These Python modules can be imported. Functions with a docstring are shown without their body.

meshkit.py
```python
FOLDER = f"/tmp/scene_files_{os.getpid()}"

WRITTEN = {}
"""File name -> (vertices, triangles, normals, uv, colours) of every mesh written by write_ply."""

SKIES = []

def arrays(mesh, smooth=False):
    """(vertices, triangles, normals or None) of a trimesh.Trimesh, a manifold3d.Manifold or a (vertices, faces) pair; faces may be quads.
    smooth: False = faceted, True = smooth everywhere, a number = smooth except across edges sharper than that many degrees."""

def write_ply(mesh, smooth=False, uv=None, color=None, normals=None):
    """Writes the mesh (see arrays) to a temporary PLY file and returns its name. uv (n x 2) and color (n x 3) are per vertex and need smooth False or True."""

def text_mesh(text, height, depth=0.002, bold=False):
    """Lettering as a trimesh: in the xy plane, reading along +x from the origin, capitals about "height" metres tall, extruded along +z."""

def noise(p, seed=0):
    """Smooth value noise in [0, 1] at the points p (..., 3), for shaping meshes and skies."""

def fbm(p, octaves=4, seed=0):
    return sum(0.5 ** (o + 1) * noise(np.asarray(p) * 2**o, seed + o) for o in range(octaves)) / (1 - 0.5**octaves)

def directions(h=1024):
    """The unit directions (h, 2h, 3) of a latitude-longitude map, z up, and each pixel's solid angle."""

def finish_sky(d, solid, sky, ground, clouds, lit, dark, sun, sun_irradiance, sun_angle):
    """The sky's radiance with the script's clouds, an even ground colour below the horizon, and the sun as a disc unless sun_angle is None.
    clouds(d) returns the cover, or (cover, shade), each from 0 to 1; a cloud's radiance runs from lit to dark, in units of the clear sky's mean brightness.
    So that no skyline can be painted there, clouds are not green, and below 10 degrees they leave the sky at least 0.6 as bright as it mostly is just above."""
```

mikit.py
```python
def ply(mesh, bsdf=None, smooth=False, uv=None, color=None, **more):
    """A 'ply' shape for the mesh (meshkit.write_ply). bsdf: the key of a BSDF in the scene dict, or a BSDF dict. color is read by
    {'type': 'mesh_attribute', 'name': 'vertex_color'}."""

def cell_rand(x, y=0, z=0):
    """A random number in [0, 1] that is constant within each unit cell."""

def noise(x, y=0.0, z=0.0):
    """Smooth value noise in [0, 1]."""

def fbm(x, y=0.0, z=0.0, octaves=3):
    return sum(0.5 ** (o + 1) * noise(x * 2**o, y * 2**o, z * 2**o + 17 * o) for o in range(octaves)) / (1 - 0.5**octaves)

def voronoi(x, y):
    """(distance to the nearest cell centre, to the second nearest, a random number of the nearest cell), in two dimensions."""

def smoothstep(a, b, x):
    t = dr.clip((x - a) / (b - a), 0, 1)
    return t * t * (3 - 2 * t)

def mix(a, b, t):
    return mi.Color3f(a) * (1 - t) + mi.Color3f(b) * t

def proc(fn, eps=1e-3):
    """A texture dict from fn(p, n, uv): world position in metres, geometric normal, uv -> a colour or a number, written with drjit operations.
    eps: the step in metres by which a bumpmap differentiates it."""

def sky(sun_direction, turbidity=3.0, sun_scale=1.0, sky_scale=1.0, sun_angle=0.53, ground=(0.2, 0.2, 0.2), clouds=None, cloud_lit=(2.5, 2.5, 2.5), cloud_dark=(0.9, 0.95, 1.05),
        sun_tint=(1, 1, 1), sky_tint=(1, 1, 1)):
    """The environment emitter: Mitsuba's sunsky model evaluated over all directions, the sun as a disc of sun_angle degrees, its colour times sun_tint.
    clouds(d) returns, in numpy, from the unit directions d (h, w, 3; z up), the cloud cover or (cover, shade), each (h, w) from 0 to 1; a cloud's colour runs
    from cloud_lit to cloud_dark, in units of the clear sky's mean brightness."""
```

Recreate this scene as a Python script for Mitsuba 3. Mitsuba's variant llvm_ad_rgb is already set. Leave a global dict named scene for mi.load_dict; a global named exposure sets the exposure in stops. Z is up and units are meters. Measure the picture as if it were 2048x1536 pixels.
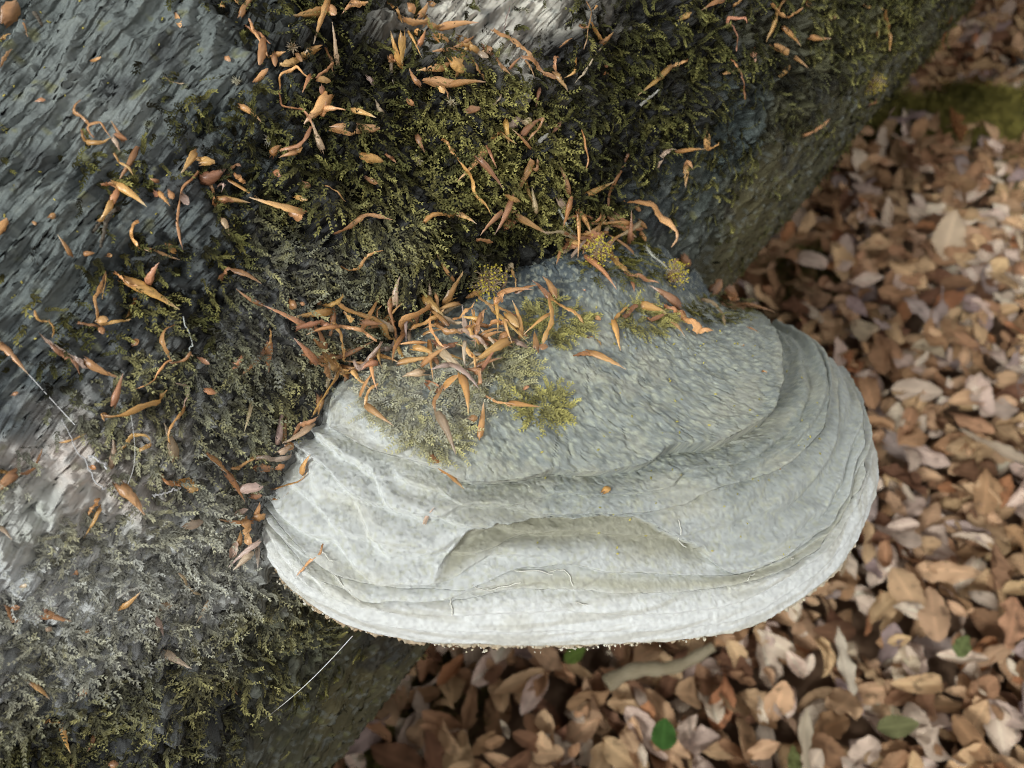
import math, random, numpy as np, trimesh, mitsuba as mi, drjit as dr, mikit
from meshkit import noise, fbm
from scipy.ndimage import distance_transform_edt, gaussian_filter
from scipy.interpolate import PchipInterpolator
from scipy.spatial import cKDTree

# ------------------------------------------------------------------ camera, sky, exposure
H = 0.72                                    # height of the lens above the forest floor
PITCH = math.radians(55)
FOV = 67.0
W_, H_ = 2048, 1536                         # the photograph's pixels, used to read off positions
FPX = W_ / 2 / math.tan(math.radians(FOV / 2))
CAM = np.array([0, 0, H])
FW = np.array([0, math.cos(PITCH), -math.sin(PITCH)])
UP = np.array([0, math.sin(PITCH), math.cos(PITCH)])
RT = np.array([1.0, 0, 0])
exposure = 3.2
scene, labels = {}, {}
scene['camera'] = {'type': 'thinlens', 'fov': FOV, 'fov_axis': 'x', 'aperture_radius': 0.0012, 'focus_distance': 0.272,
                   'near_clip': 0.01, 'far_clip': 200.0,
                   'to_world': mi.ScalarTransform4f().look_at(origin=CAM.tolist(), target=(CAM + FW).tolist(), up=UP.tolist())}
scene['daylight'] = mikit.sky([-0.55, -0.58, 0.60], turbidity=3, sun_scale=0.3, sun_angle=14, clouds=lambda d: 1.0,
                              cloud_lit=(1.05, 1.05, 1.05), sun_tint=(0.73, 0.94, 1.32), ground=(0.16, 0.12, 0.08))

rng = np.random.default_rng(7)


def ray(px, py):
    px, py = np.asarray(px, float), np.asarray(py, float)
    return ((px - W_ / 2) / FPX)[..., None] * RT + ((H_ / 2 - py) / FPX)[..., None] * UP + FW


def project(p):
    q = np.asarray(p) - CAM
    z = q @ FW
    return W_ / 2 + FPX * (q @ RT) / z, H_ / 2 - FPX * (q @ UP) / z, z


def unit(v):
    return v / np.maximum(np.linalg.norm(v, axis=-1, keepdims=True), 1e-12)


def on_ground(px, py, z=0.0):
    d = ray(px, py)
    return CAM + d * ((z - H) / d[..., 2])[..., None]


def smooth(a, b, x):
    t = np.clip((x - a) / (b - a), 0, 1)
    return t * t * (3 - 2 * t)


def mixc(a, b, t):
    a, b, t = np.asarray(a, float), np.asarray(b, float), np.asarray(t, float)[..., None]
    return a * (1 - t) + b * t


def vnoise(p, f, seed=0, octaves=1):
    p = np.asarray(p, float) * f
    return fbm(p, octaves, seed) if octaves > 1 else noise(p, seed)


def grid_faces(n, m, wrap=False):
    i, j = np.meshgrid(np.arange(n - 1), np.arange(m if wrap else m - 1), indexing='ij')
    a, b = i * m + j, i * m + (j + 1) % m
    c, d = (i + 1) * m + (j + 1) % m, (i + 1) * m + j
    return np.stack([a, d, c, b], -1).reshape(-1, 4)


def grid_normals(P, wrap=False):
    du = np.gradient(P, axis=0)
    if wrap:
        dv = np.roll(P, -1, 1) - np.roll(P, 1, 1)
    else:
        dv = np.gradient(P, axis=1)
    return unit(np.cross(du, dv))


class Bag:
    """Vertices, faces and colours gathered into one mesh."""
    def __init__(self):
        self.v, self.f, self.c, self.n = [], [], [], 0

    def add(self, v, f, c):
        v, f = np.asarray(v, float).reshape(-1, 3), np.asarray(f, int)
        if f.shape[1] == 4:
            f = np.vstack([f[:, [0, 1, 2]], f[:, [0, 2, 3]]])
        self.v.append(v)
        self.f.append(f + self.n)
        self.c.append(np.broadcast_to(np.asarray(c, float), (len(v), 3)))
        self.n += len(v)

    def ply(self, bsdf, smooth=True):
        v, f, c = np.vstack(self.v), np.vstack(self.f), np.vstack(self.c)
        return mikit.ply(trimesh.Trimesh(v, f, process=False), bsdf, smooth=smooth, color=np.clip(c, 0.001, 0.95))


taken = {}


def numbered(name):
    k = taken.get(name, 0)
    taken[name] = k + 1
    return name if k == 0 else f'{name}_{k:03d}'


def put(name, shape, label=None, category=None, group=None, kind=None, parent=None):
    key = numbered((parent + '__' if parent else '') + name)
    scene[key] = shape
    said = {k: v for k, v in dict(label=label, category=category, group=group, kind=kind).items() if v}
    if said:
        labels[key] = said
    return key


def thing(name, label, category, group=None):
    key = numbered(name)
    labels[key] = {'label': label, 'category': category}
    if group:
        labels[key]['group'] = group
    return key


def tube(path, radii, sides=5):
    path = np.asarray(path, float)
    radii = np.broadcast_to(radii, len(path))
    t = unit(np.gradient(path, axis=0))
    ref = np.array([0.3, 0.5, 0.8]) if abs(unit(path[-1] - path[0]) @ unit(np.array([0.3, 0.5, 0.8]))) < 0.9 else np.array([1.0, 0, 0])
    b = unit(np.cross(t, ref))
    n = np.cross(b, t)
    a = np.arange(sides) * 2 * np.pi / sides
    P = path[:, None] + radii[:, None, None] * (np.cos(a)[None, :, None] * b[:, None] + np.sin(a)[None, :, None] * n[:, None])
    return P.reshape(-1, 3), grid_faces(len(path), sides, True)


# ------------------------------------------------------------------ materials
VC = {'type': 'mesh_attribute', 'name': 'vertex_color'}


def bumped(name, fn, scale, eps, inner):
    scene[name] = {'type': 'twosided', 'bsdf': {'type': 'bumpmap', 'scale': scale, 'tex': mikit.proc(fn, eps=eps), 'bsdf': inner}}


bumped('fungus_skin', lambda p, n, uv: mikit.fbm(p.x * 1100, p.y * 1100, p.z * 1100, 3), 0.0005, 2e-4,
       {'type': 'principled', 'base_color': VC, 'roughness': 0.85, 'specular': 0.2})
bumped('soil', lambda p, n, uv: mikit.fbm(p.x * 60, p.y * 60, p.z * 60, 3), 0.01, 2e-3,
       {'type': 'principled', 'base_color': VC, 'roughness': 0.95, 'specular': 0.1})
scene['moss_leaf'] = {'type': 'principledthin', 'base_color': VC, 'roughness': 0.7, 'diff_trans': 0.35, 'spec_trans': 0.0}
scene['papery_scale'] = {'type': 'twosided', 'bsdf': {'type': 'principled', 'base_color': VC, 'roughness': 0.40, 'specular': 0.5, 'sheen': 0.2}}
scene['dry_leaf'] = {'type': 'principledthin', 'base_color': VC, 'roughness': 0.38, 'diff_trans': 0.3, 'spec_trans': 0.0}
scene['plain'] = {'type': 'twosided', 'bsdf': {'type': 'principled', 'base_color': VC, 'roughness': 0.8, 'specular': 0.2}}

# ------------------------------------------------------------------ the leaning trunk
R, DIST, KAP = 0.25, 0.45, 0.4
p1, p2 = ray(640, 1536), ray(1900, 30)      # the trunk's right outline lies in the plane through the lens and these two rays
n_ = unit(np.cross(p1, p2))
AX = unit((p2 - p1) + KAP * (p1 + p2) / 2)
m_ = unit(np.cross(n_, AX))
m_ = m_ if m_ @ FW > 0 else -m_
side_ = n_ if n_ @ ray(0, 0) > 0 else -n_
A0 = CAM + m_ * DIST + side_ * R
E1 = unit((CAM - A0) - AX * ((CAM - A0) @ AX))
E2 = np.cross(AX, E1)


def trunk_hit(px, py, r=R):
    d = ray(px, py)
    o = CAM - A0
    d_, o_ = d - (d @ AX)[..., None] * AX, o - AX * (o @ AX)
    a, b, c = (d_ * d_).sum(-1), 2 * (d_ @ o_), o_ @ o_ - r * r
    disc = np.maximum(b * b - 4 * a * c, 0)
    t = (-b - np.sqrt(disc)) / 2 / a
    return CAM + d * t[..., None]


def trunk_ts(p):
    q = np.asarray(p) - A0
    return q @ AX, np.arctan2(q @ E2, q @ E1)


def bark_grain(p, n, uv):
    q = [p.x - float(A0[0]), p.y - float(A0[1]), p.z - float(A0[2])]
    dot = lambda e: q[0] * float(e[0]) + q[1] * float(e[1]) + q[2] * float(e[2])
    t, s = dot(AX), dr.atan2(dot(E2), dot(E1)) * R
    s = s + 0.18 * t + 0.004 * mikit.noise(t * 40, s * 60, 3.0)
    wrinkle = 1 - dr.abs(2 * mikit.fbm(t * 48, s * 520, 1.0, 3) - 1)
    return wrinkle * wrinkle + 0.28 * mikit.fbm(t * 600, s * 1100, 2.0, 2)


bumped('bark_skin', bark_grain, 0.0018, 2.5e-4, {'type': 'principled', 'base_color': VC, 'roughness': 0.7, 'specular': 0.2})
# what grows where on the bark, read off the photograph: pixel, moss density, greenness, dustiness, bark colour
DK, TL, OL = (.020, .020, .018), (.140, .158, .150), (.100, .088, .045)
ANCH = [(0, 0, .05, .3, 0, TL), (200, 200, .03, .3, 0, (.168, .184, .174)), (330, 80, .05, .3, 0, TL), (430, 150, .08, .3, 0, TL), (100, 400, .03, .4, 0, TL),
        (60, 600, .04, .4, 0, TL), (30, 760, .08, .3, 0, (.08, .095, .098)), (450, 300, .4, .3, 0, (.06, .07, .068)), (560, 230, .5, .3, 0, DK), (620, 60, .5, .15, 0, DK),
        (700, 150, .7, .2, 0, DK), (780, 230, .8, .45, 0, DK), (900, 230, 1, .85, 0, DK), (950, 300, 1, .8, 0, DK), (1050, 240, .9, .5, 0, DK), (1150, 110, .6, .15, 0, DK),
        (1150, 250, .7, .25, 0, DK), (940, 40, .02, .3, 0, (.56, .53, .45)), (1080, 50, .02, .3, 0, (.56, .53, .45)), (1010, 100, .06, .3, 0, (.52, .49, .42)), (1180, 20, .3, .2, 0, (.13, .12, .1)),
        (1300, 60, .62, .2, 0, DK), (1300, 160, .62, .25, 0, DK), (1400, 150, .62, .25, 0, DK), (1250, 300, .6, .25, 0, DK), (1330, 230, .6, .35, 0, DK), (1500, 80, .65, .2, 0, (.05, .048, .03)),
        (1650, 60, .7, .2, .0, (.06, .058, .03)), (1600, 180, .65, .2, .05, (.06, .058, .03)), (1800, 30, .8, .5, .0, (.07, .068, .03)), (1450, 270, .35, .35, 0, (.055, .07, .066)),
        (1400, 400, .12, .4, 0, (.060, .070, .060)), (1300, 430, .15, .4, 0, (.05, .06, .058)), (1500, 400, .05, .4, 0, OL), (1600, 300, .06, .4, 0, (.09, .085, .05)), (1720, 190, .15, .4, 0, (.1, .095, .055)),
        (1350, 500, .05, .4, 0, (.06, .065, .055)), (1470, 500, .03, .4, 0, OL), (1550, 330, .04, .4, 0, OL), (1660, 260, .06, .4, 0, (.08, .076, .044)), (1780, 120, .12, .35, 0, (.09, .085, .05)), (560, 1430, .2, .4, .05, (.07, .068, .045)), (670, 1400, .03, .4, 0, OL), (745, 1310, .02, .4, 0, OL), (700, 330, .9, .5, 0, DK), (600, 400, .8, .5, 0, DK), (900, 400, 1, .75, 0, DK), (1050, 420, 1, .65, 0, DK), (1100, 330, .9, .55, 0, DK),
        (800, 480, 1, .6, .15, DK), (950, 480, .9, .35, 0, DK), (600, 520, .9, .45, .3, DK), (450, 450, .4, .3, 0, (.06, .066, .064)), (350, 380, .3, .2, 0, (.07, .075, .075)),
        (250, 450, .12, .3, 0, (.085, .1, .1)), (250, 560, .5, .5, 0, (.06, .066, .066)), (120, 590, .25, .6, 0, (.08, .095, .095)), (330, 620, .6, .35, 0, DK), (130, 690, .3, .4, 0, (.06, .065, .066)),
        (420, 680, .9, .45, .2, (.07, .072, .068)), (550, 650, .9, .35, .35, (.07, .072, .068)), (500, 780, .95, .6, .2, (.07, .072, .068)), (350, 760, .7, .5, .2, (.08, .082, .078)), (250, 800, .5, .55, .2, (.10, .105, .1)),
        (170, 860, .3, .6, .3, (.22, .205, .185)), (150, 950, .22, .65, .6, (.52, .46, .41)), (190, 985, .3, .6, .6, (.45, .40, .35)), (60, 850, .08, .3, 0, (.13, .15, .155)), (430, 880, 1, .6, .25, (.08, .082, .075)), (330, 960, .6, .5, .5, (.17, .16, .14)),
        (480, 950, .6, .4, .3, (.08, .08, .075)), (60, 1050, .65, .6, .6, (.36, .37, .33)), (250, 1050, .65, .5, .7, (.36, .36, .33)), (390, 1060, .75, .3, .9, (.40, .41, .39)), (150, 1180, .6, .35, .85, (.42, .43, .42)), (30, 1180, .5, .35, .8, (.42, .43, .42)),
        (300, 1170, .75, .25, .95, (.42, .43, .41)), (60, 1300, .65, .35, .65, (.30, .31, .30)), (250, 1290, .75, .25, .75, (.26, .265, .26)), (450, 1180, .75, .35, .75, (.26, .26, .24)), (500, 1230, .7, .6, .25, (.09, .09, .06)),
        (550, 1290, .5, .65, .1, (.075, .078, .045)), (330, 1350, .9, .5, .15, (.085, .088, .08)), (150, 1420, .8, .45, .1, (.075, .08, .08)), (450, 1420, .55, .45, .1, (.075, .078, .065)), (300, 1500, .7, .4, .05, (.07, .072, .072)),
        (30, 1500, .9, .55, 0, (.06, .064, .06)), (620, 1350, .1, .5, 0, (.08, .08, .052)), (600, 1450, .06, .5, 0, (.075, .075, .048)), (700, 1330, .04, .5, 0, (.075, .074, .045))]
_ap = trunk_hit([a[0] for a in ANCH], [a[1] for a in ANCH])
_at, _aphi = trunk_ts(_ap)
AKEY = np.stack([_at, _aphi * R], 1)
AVAL = np.array([[a[2], a[3], a[4], *a[5]] for a in ANCH])
ATREE = cKDTree(AKEY)


def zones(t, phi):
    """(density, green, dust, r, g, b) at the trunk coordinates, wandering with noise between the anchors."""
    sh = np.shape(t)
    q = np.stack([np.ravel(t), np.ravel(phi) * R], -1)
    q3 = np.concatenate([q, np.zeros((len(q), 1))], 1)
    w = np.stack([vnoise(q3, 70, 11, 2) - .5, vnoise(q3, 70, 12, 2) - .5], -1) * 0.03
    d, i = ATREE.query(q + w, k=6)
    k = 1 / (d + 0.002) ** 3
    k /= k.sum(1, keepdims=True)
    return (AVAL[i] * k[..., None]).sum(1).reshape(*sh, 6)


# sample lines: dense where the photograph looks, coarse beyond
ex, ey = np.meshgrid(np.linspace(-40, 2088, 60), np.linspace(-40, 1576, 50))
et, ep = trunk_ts(trunk_hit(ex.ravel(), ey.ravel()))
PH0, PH1, T0, T1 = ep.min() - .03, ep.max() + .12, et.min() - .02, et.max() + .04
phis = np.concatenate([np.arange(PH0, PH1, 0.0009 / R), np.linspace(PH1, PH0 + 2 * np.pi, 60)[:-1]])
tt, step = [T0], 0.00085
while tt[-1] < T1:
    step = 0.00075 + 0.0018 * max(0, tt[-1] - 0.12)
    tt.append(tt[-1] + step)
ts = np.concatenate([np.linspace(-1.25, T0, 60)[:-1], tt, np.linspace(T1 + .02, 2.3, 60)])
Tg, Pg = np.meshgrid(ts, phis, indexing='ij')
S3 = np.stack([Tg, Pg * R, 0 * Tg], -1)


def stretched(ft, fs, seed, octaves=2, slant=0.25):
    q = np.stack([(Tg + slant * 0) * ft, (Pg * R + slant * Tg) * fs, np.zeros_like(Tg)], -1)
    return fbm(q, octaves, seed)


Z = zones(Tg, Pg)
dens, green, dust = Z[..., 0], Z[..., 1], Z[..., 2]
bare = 1 - smooth(.1, .5, dens)
warp = 0.02 * (vnoise(S3, 25, 3, 2) - .5)
q_ = np.stack([Tg * 34, (Pg * R + .22 * Tg + warp) * 95, 0 * Tg], -1)
furrow = 1 - np.abs(2 * fbm(q_, 3, 21) - 1)
q_ = np.stack([(Tg + warp) * 42, (Pg * R + .2 * Tg + .25 * warp) * 330, 0 * Tg], -1)
flakes = 1 - np.abs(2 * fbm(q_, 3, 22) - 1)
q_ = np.stack([(Tg - .5 * Pg * R) * 300, (Pg * R + .5 * Tg) * 520, 0 * Tg], -1)
crack = np.abs(2 * fbm(q_, 2, 23) - 1)
lump = vnoise(S3, 90, 24, 3)
grain = vnoise(S3, 520, 27)
disp = 0.005 * (vnoise(S3, 9, 20, 2) - .5)
disp += bare * (0.0048 * (furrow ** 2 - .4) + 0.0036 * (flakes ** 2 - .4) + 0.0004 * np.minimum(crack * 3, 1) + .0006 * (grain - .5))
pit = vnoise(S3, 260, 26, 2)
disp += (1 - bare) * (1 - .45 * dust) * (0.022 * (lump - .5) + 0.0105 * (pit - .5) + 0.004 * (flakes - .5) + .0035 * (grain - .5) + .002 * dens)
seat = np.array([(541, 980), (585, 900), (660, 800), (620, 860), (700, 760), (790, 690), (900, 620), (1020, 545), (1150, 500), (1250, 480), (1335, 500), (1395, 555), (530, 1010), (526, 1040), (565, 935)], float)
st, sp = trunk_ts(trunk_hit(seat[:, 0], seat[:, 1]))
sd_ = cKDTree(np.stack([st, sp * R], 1)).query(np.stack([Tg.ravel(), Pg.ravel() * R], 1))[0].reshape(Tg.shape)
disp = disp * (1 - .7 * np.exp(-(sd_ / .014) ** 2)) - .005 * np.exp(-(sd_ / .016) ** 2)     # the bark dips where the fungus is seated
disp[:, -58:] *= .5
rad = R + disp
cyl = np.cos(Pg)[..., None] * E1 + np.sin(Pg)[..., None] * E2
TP = A0 + Tg[..., None] * AX + rad[..., None] * cyl
TN = grid_normals(TP, True)
if (TN * cyl).sum(-1).mean() < 0:
    TN = -TN
col = Z[..., 3:].copy()
# tints of the bark itself: algae, lichen specks, dust in blotches
b1, b2 = vnoise(S3, 45, 31, 3), vnoise(S3, 420, 32, 2)
col *= (0.78 + 0.44 * b1)[..., None]
col = mixc(col, (.20, .22, .20), bare * smooth(.58, .8, b2) * .6)
col = mixc(col, (.16, .16, .07), smooth(.72, .82, vnoise(S3, 240, 33, 2)) * .7 * bare)
col = mixc(col, (.03, .03, .033), smooth(.62, .78, vnoise(S3, 55, 34, 3)) * .6 * (1 - smooth(.2, .5, dust)))
col = mixc(col, (.50, .50, .48), dust * smooth(.42, .65, b2) * .7)
nt, nph = Tg.shape
capc = [TP[0].mean(0), TP[-1].mean(0)]
tv = np.vstack([TP.reshape(-1, 3), capc])
tf = grid_faces(nt, nph, True)
tf = np.vstack([tf[:, [0, 1, 2]], tf[:, [0, 2, 3]]])
j = np.arange(nph)
tf = np.vstack([tf, np.stack([j, (j + 1) % nph, 0 * j + nt * nph], 1), np.stack([(nt - 1) * nph + (j + 1) % nph, (nt - 1) * nph + j, 0 * j + nt * nph + 1], 1)])
tcol = np.vstack([col.reshape(-1, 3), [[.3, .22, .14]] * 2])
trunk = thing('leaning_tree', 'thick leaning beech trunk with dark wrinkled mossy bark that carries the bracket fungus', 'tree')
put('trunk', mikit.ply(trimesh.Trimesh(tv, tf, process=False), 'bark_skin', smooth=True, color=np.clip(tcol, .005, .9)), parent=trunk)

# ------------------------------------------------------------------ the bracket fungus
# growth rings, outermost last: (pixel x, pixel y, metres below the lens). Each ring is close to level; its right end runs back behind the cap to the bark.
def dpt(px, py, sink=0.0):
    p = trunk_hit(px, py)
    d = ray(px, py)
    return float(H - (p + unit(d) * sink)[2])


def seated(x, y):
    return (x, y, dpt(x, y, .011))


RINGS = [
    (0.00, [(x, y, dpt(x, y, .014)) for x, y in ((640, 816), (655, 782), (715, 722), (790, 675), (900, 600), (1020, 525), (1150, 480), (1250, 462), (1335, 490), (1395, 545))] + [(1430, 590, .345)]),
    (0.16, [seated(640, 824), (662, 802, .2240), (705, 782, .2205), (790, 748, .2195), (920, 690, .2210), (1060, 630, .2235), (1190, 590, .229), (1300, 575, .243), (1385, 585, .275), (1420, 600, .305), (1440, 610, .345)]),
    (0.30, [seated(639, 832), (664, 822, .2255), (708, 832, .2230), (790, 848, .2220), (920, 835, .2235), (1100, 808, .2258), (1280, 765, .2320), (1420, 710, .2450), (1480, 660, .2620), (1485, 632, .285), (1470, 625, .345)]),
    (0.40, [seated(637, 840), (668, 850, .2270), (752, 893, .2275), (836, 932, .2285), (940, 957, .2308), (1150, 950, .2335), (1320, 918, .2380), (1475, 870, .2445), (1548, 782, .2540), (1545, 690, .2730), (1500, 635, .345)]),
    (0.55, [seated(590, 890), (622, 908, .2330), (700, 978, .2350), (800, 1036, .2362), (930, 1050, .2385), (1100, 1038, .2415), (1300, 1020, .2450), (1500, 965, .2520), (1640, 850, .2615), (1650, 720, .2830), (1560, 645, .345)]),
    (0.68, [seated(540, 985), (577, 1034, .2425), (660, 1095, .2440), (770, 1150, .2450), (880, 1155, .2470), (1050, 1100, .2460), (1250, 1105, .2510), (1450, 1125, .2600), (1640, 1035, .2690), (1712, 860, .2760), (1660, 720, .345)]),
    (0.80, [seated(528, 1016), (560, 1070, .2465), (640, 1150, .2505), (740, 1195, .2525), (880, 1200, .2540), (1050, 1178, .2555), (1250, 1182, .2590), (1450, 1170, .2660), (1640, 1085, .2740), (1728, 920, .2800), (1690, 760, .345)]),
    (0.92, [seated(522, 1038), (538, 1105, .2505), (610, 1185, .2555), (720, 1238, .2600), (880, 1262, .2630), (1060, 1262, .2650), (1250, 1258, .2680), (1450, 1238, .2730), (1650, 1135, .2800), (1753, 955, .2880), (1692, 800, .345)]),
    (1.00, [(530, 1064, .2580), (548, 1130, .2595), (625, 1212, .2660), (740, 1268, .2705), (890, 1292, .2730), (1080, 1296, .2745), (1270, 1288, .2765), (1460, 1265, .2800), (1660, 1160, .2865), (1748, 985, .2930), (1705, 810, .350)]),
]
NS, NV = 760, 300
sv = np.linspace(0, 1, NS)
curves, vs = [], []
for v, pts in RINGS:
    a = np.array(pts, float)
    d = ray(a[:, 0], a[:, 1])
    P = CAM + d * (-a[:, 2] / d[:, 2])[:, None]
    arc = np.concatenate([[0], np.cumsum(np.hypot(*np.diff(a[:, :2], axis=0).T))])
    P = PchipInterpolator(arc / arc[-1], P)(sv)
    P = np.stack([gaussian_filter(P[:, k], 9, mode='nearest') for k in range(3)], 1)
    curves.append(P)
    vs.append(v)
# the pore face: down from the rim and back into the bark
rim = curves[-1]
tq = (rim - A0) @ AX
inward = unit((A0 + tq[:, None] * AX - rim) * [1, 1, 0])
reach = np.minimum(np.linalg.norm((A0 + tq[:, None] * AX - rim)[:, :2], axis=1) - .15, .16)
for v, k, drop in ((1.06, .06, .004), (1.25, .35, .004), (1.5, .9, -.004)):
    curves.append(rim + inward * (k * reach)[:, None] - np.array([0, 0, drop]))
    vs.append(v)
vv = np.concatenate([np.linspace(0, 1.0, NV), np.linspace(1.0, 1.5, 50)[1:]])
FP = PchipInterpolator(np.array(vs), np.stack(curves), axis=0)(vv)          # (v, s, 3)
FN = grid_normals(FP)
mid = FN[NV // 2, NS // 2]
if mid @ (CAM - FP[NV // 2, NS // 2]) < 0:
    FN = -FN
Sg, Vg = np.meshgrid(sv, vv)
top_ = smooth(1.02, .97, Vg)
Lv = np.concatenate([np.zeros((1, NS)), np.cumsum(np.linalg.norm(np.diff(FP, axis=0), axis=-1), axis=0)])
Lv = Lv - Lv[np.argmin(np.abs(vv - .40))][None, :]                   # measured from a growth ring, so that grain runs with the rings
Lv = gaussian_filter(Lv, (0, 12), mode='nearest')
Ls = Sg * .42


def fstretch(fs, fv, seed, octaves=2):
    """Noise on the cap: fs and fv cells to the metre, along the rings and across them."""
    return fbm(np.stack([Ls * fs, Lv * fv, 0 * Sg], -1), octaves, seed)


wav = (fstretch(22, 14, 41, 3) - .5)


def stepped(v0, amp, w1, w2, wob=.03, over=1.0):
    x = Vg - v0 - wob * wav
    up = np.exp(np.minimum(x, 0) / w1)
    dn = np.exp(-np.maximum(x, 0) / w2)
    k = smooth(-.004, .004, x)
    return amp * (up * (1 - k) - over * dn * k)


left = smooth(.56, .28, Sg)
right = smooth(.55, .8, Sg)
fd = np.zeros_like(Sg)
fd += stepped(.40, .0056, .08, .05, .05, 1.15) * smooth(.01, .05, Sg)
fd += stepped(.545, .0022, .05, .035, .06) * (.75 + .25 * right)
fd += stepped(.47, .0012, .02, .02, .10) * (.4 + .6 * fstretch(14, 10, 43))
fd += stepped(.62, .0014, .035, .025, .08) * (.6 + .4 * right)
fd += stepped(.735, .0020, .03, .022, .05)
fd += stepped(.80, .0026, .05, .04, .04)
fd += stepped(.975, .0010, .03, .02, .05) + stepped(.865, .0009, .03, .03, .06) + stepped(.925, .0006, .02, .02, .06)
sw = (Vg * 11.5 + 1.9 * wav) % 1
fd += left * .0030 * (smooth(0, .62, sw) * smooth(1, .80, sw) - .5) * smooth(.42, .5, Vg) * smooth(.88, .8, Vg)
fd += right * .0012 * np.sin(2 * np.pi * (Vg * 22 + 2.5 * wav)) * smooth(.4, .5, Vg) * smooth(.9, .8, Vg)
old = smooth(.62, .3, Vg + .1 * wav) * smooth(.18, .3, Sg)
q_ = vnoise(FP, 120, 44, 3)
fd += (.0012 + .0018 * old) * (q_ - .5)
wave = 1 - np.abs(2 * fstretch(42, 190, 50, 3) - 1)
patchy = smooth(.45, .65, fstretch(16, 40, 55, 2))
fd += (.0001 + .0006 * old * patchy) * (wave ** 2 - .4)
ridge = 1 - np.abs(2 * fstretch(60, 170, 45, 3) - 1)
fd += old * .0004 * patchy * (smooth(.8, .97, ridge))
cr = 1 - np.abs(2 * vnoise(FP + .004 * (q_ - .5)[..., None], 95, 46, 3) - 1)
fd -= .0008 * smooth(.94, 1, cr) * smooth(.95, .8, Vg) * old
fd += (.0005 + .0007 * old) * (vnoise(FP, 240, 47, 2) - .5) + (.0005 + .0006 * old) * (vnoise(FP, 700, 48, 2) - .5)
fd += (1 - top_) * .004 * (fstretch(500, 600, 49, 2) - .5)
# the crust that has flaked off above the lower groove leaves a brownish hollow with a sharp upper lip
fpx, fpy, _ = project(FP)
seen = (FN * unit(CAM - FP)).sum(-1) > .05
ftree = cKDTree(np.stack([fpx[seen], fpy[seen]], 1))
fidx = np.argwhere(seen)


def on_cap(px, py):
    """(s, v) of the cap's surface at a pixel of the photograph."""
    i = fidx[ftree.query(np.stack([np.ravel(px), np.ravel(py)], 1))[1]]
    return sv[i[:, 1]], vv[i[:, 0]]


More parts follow.
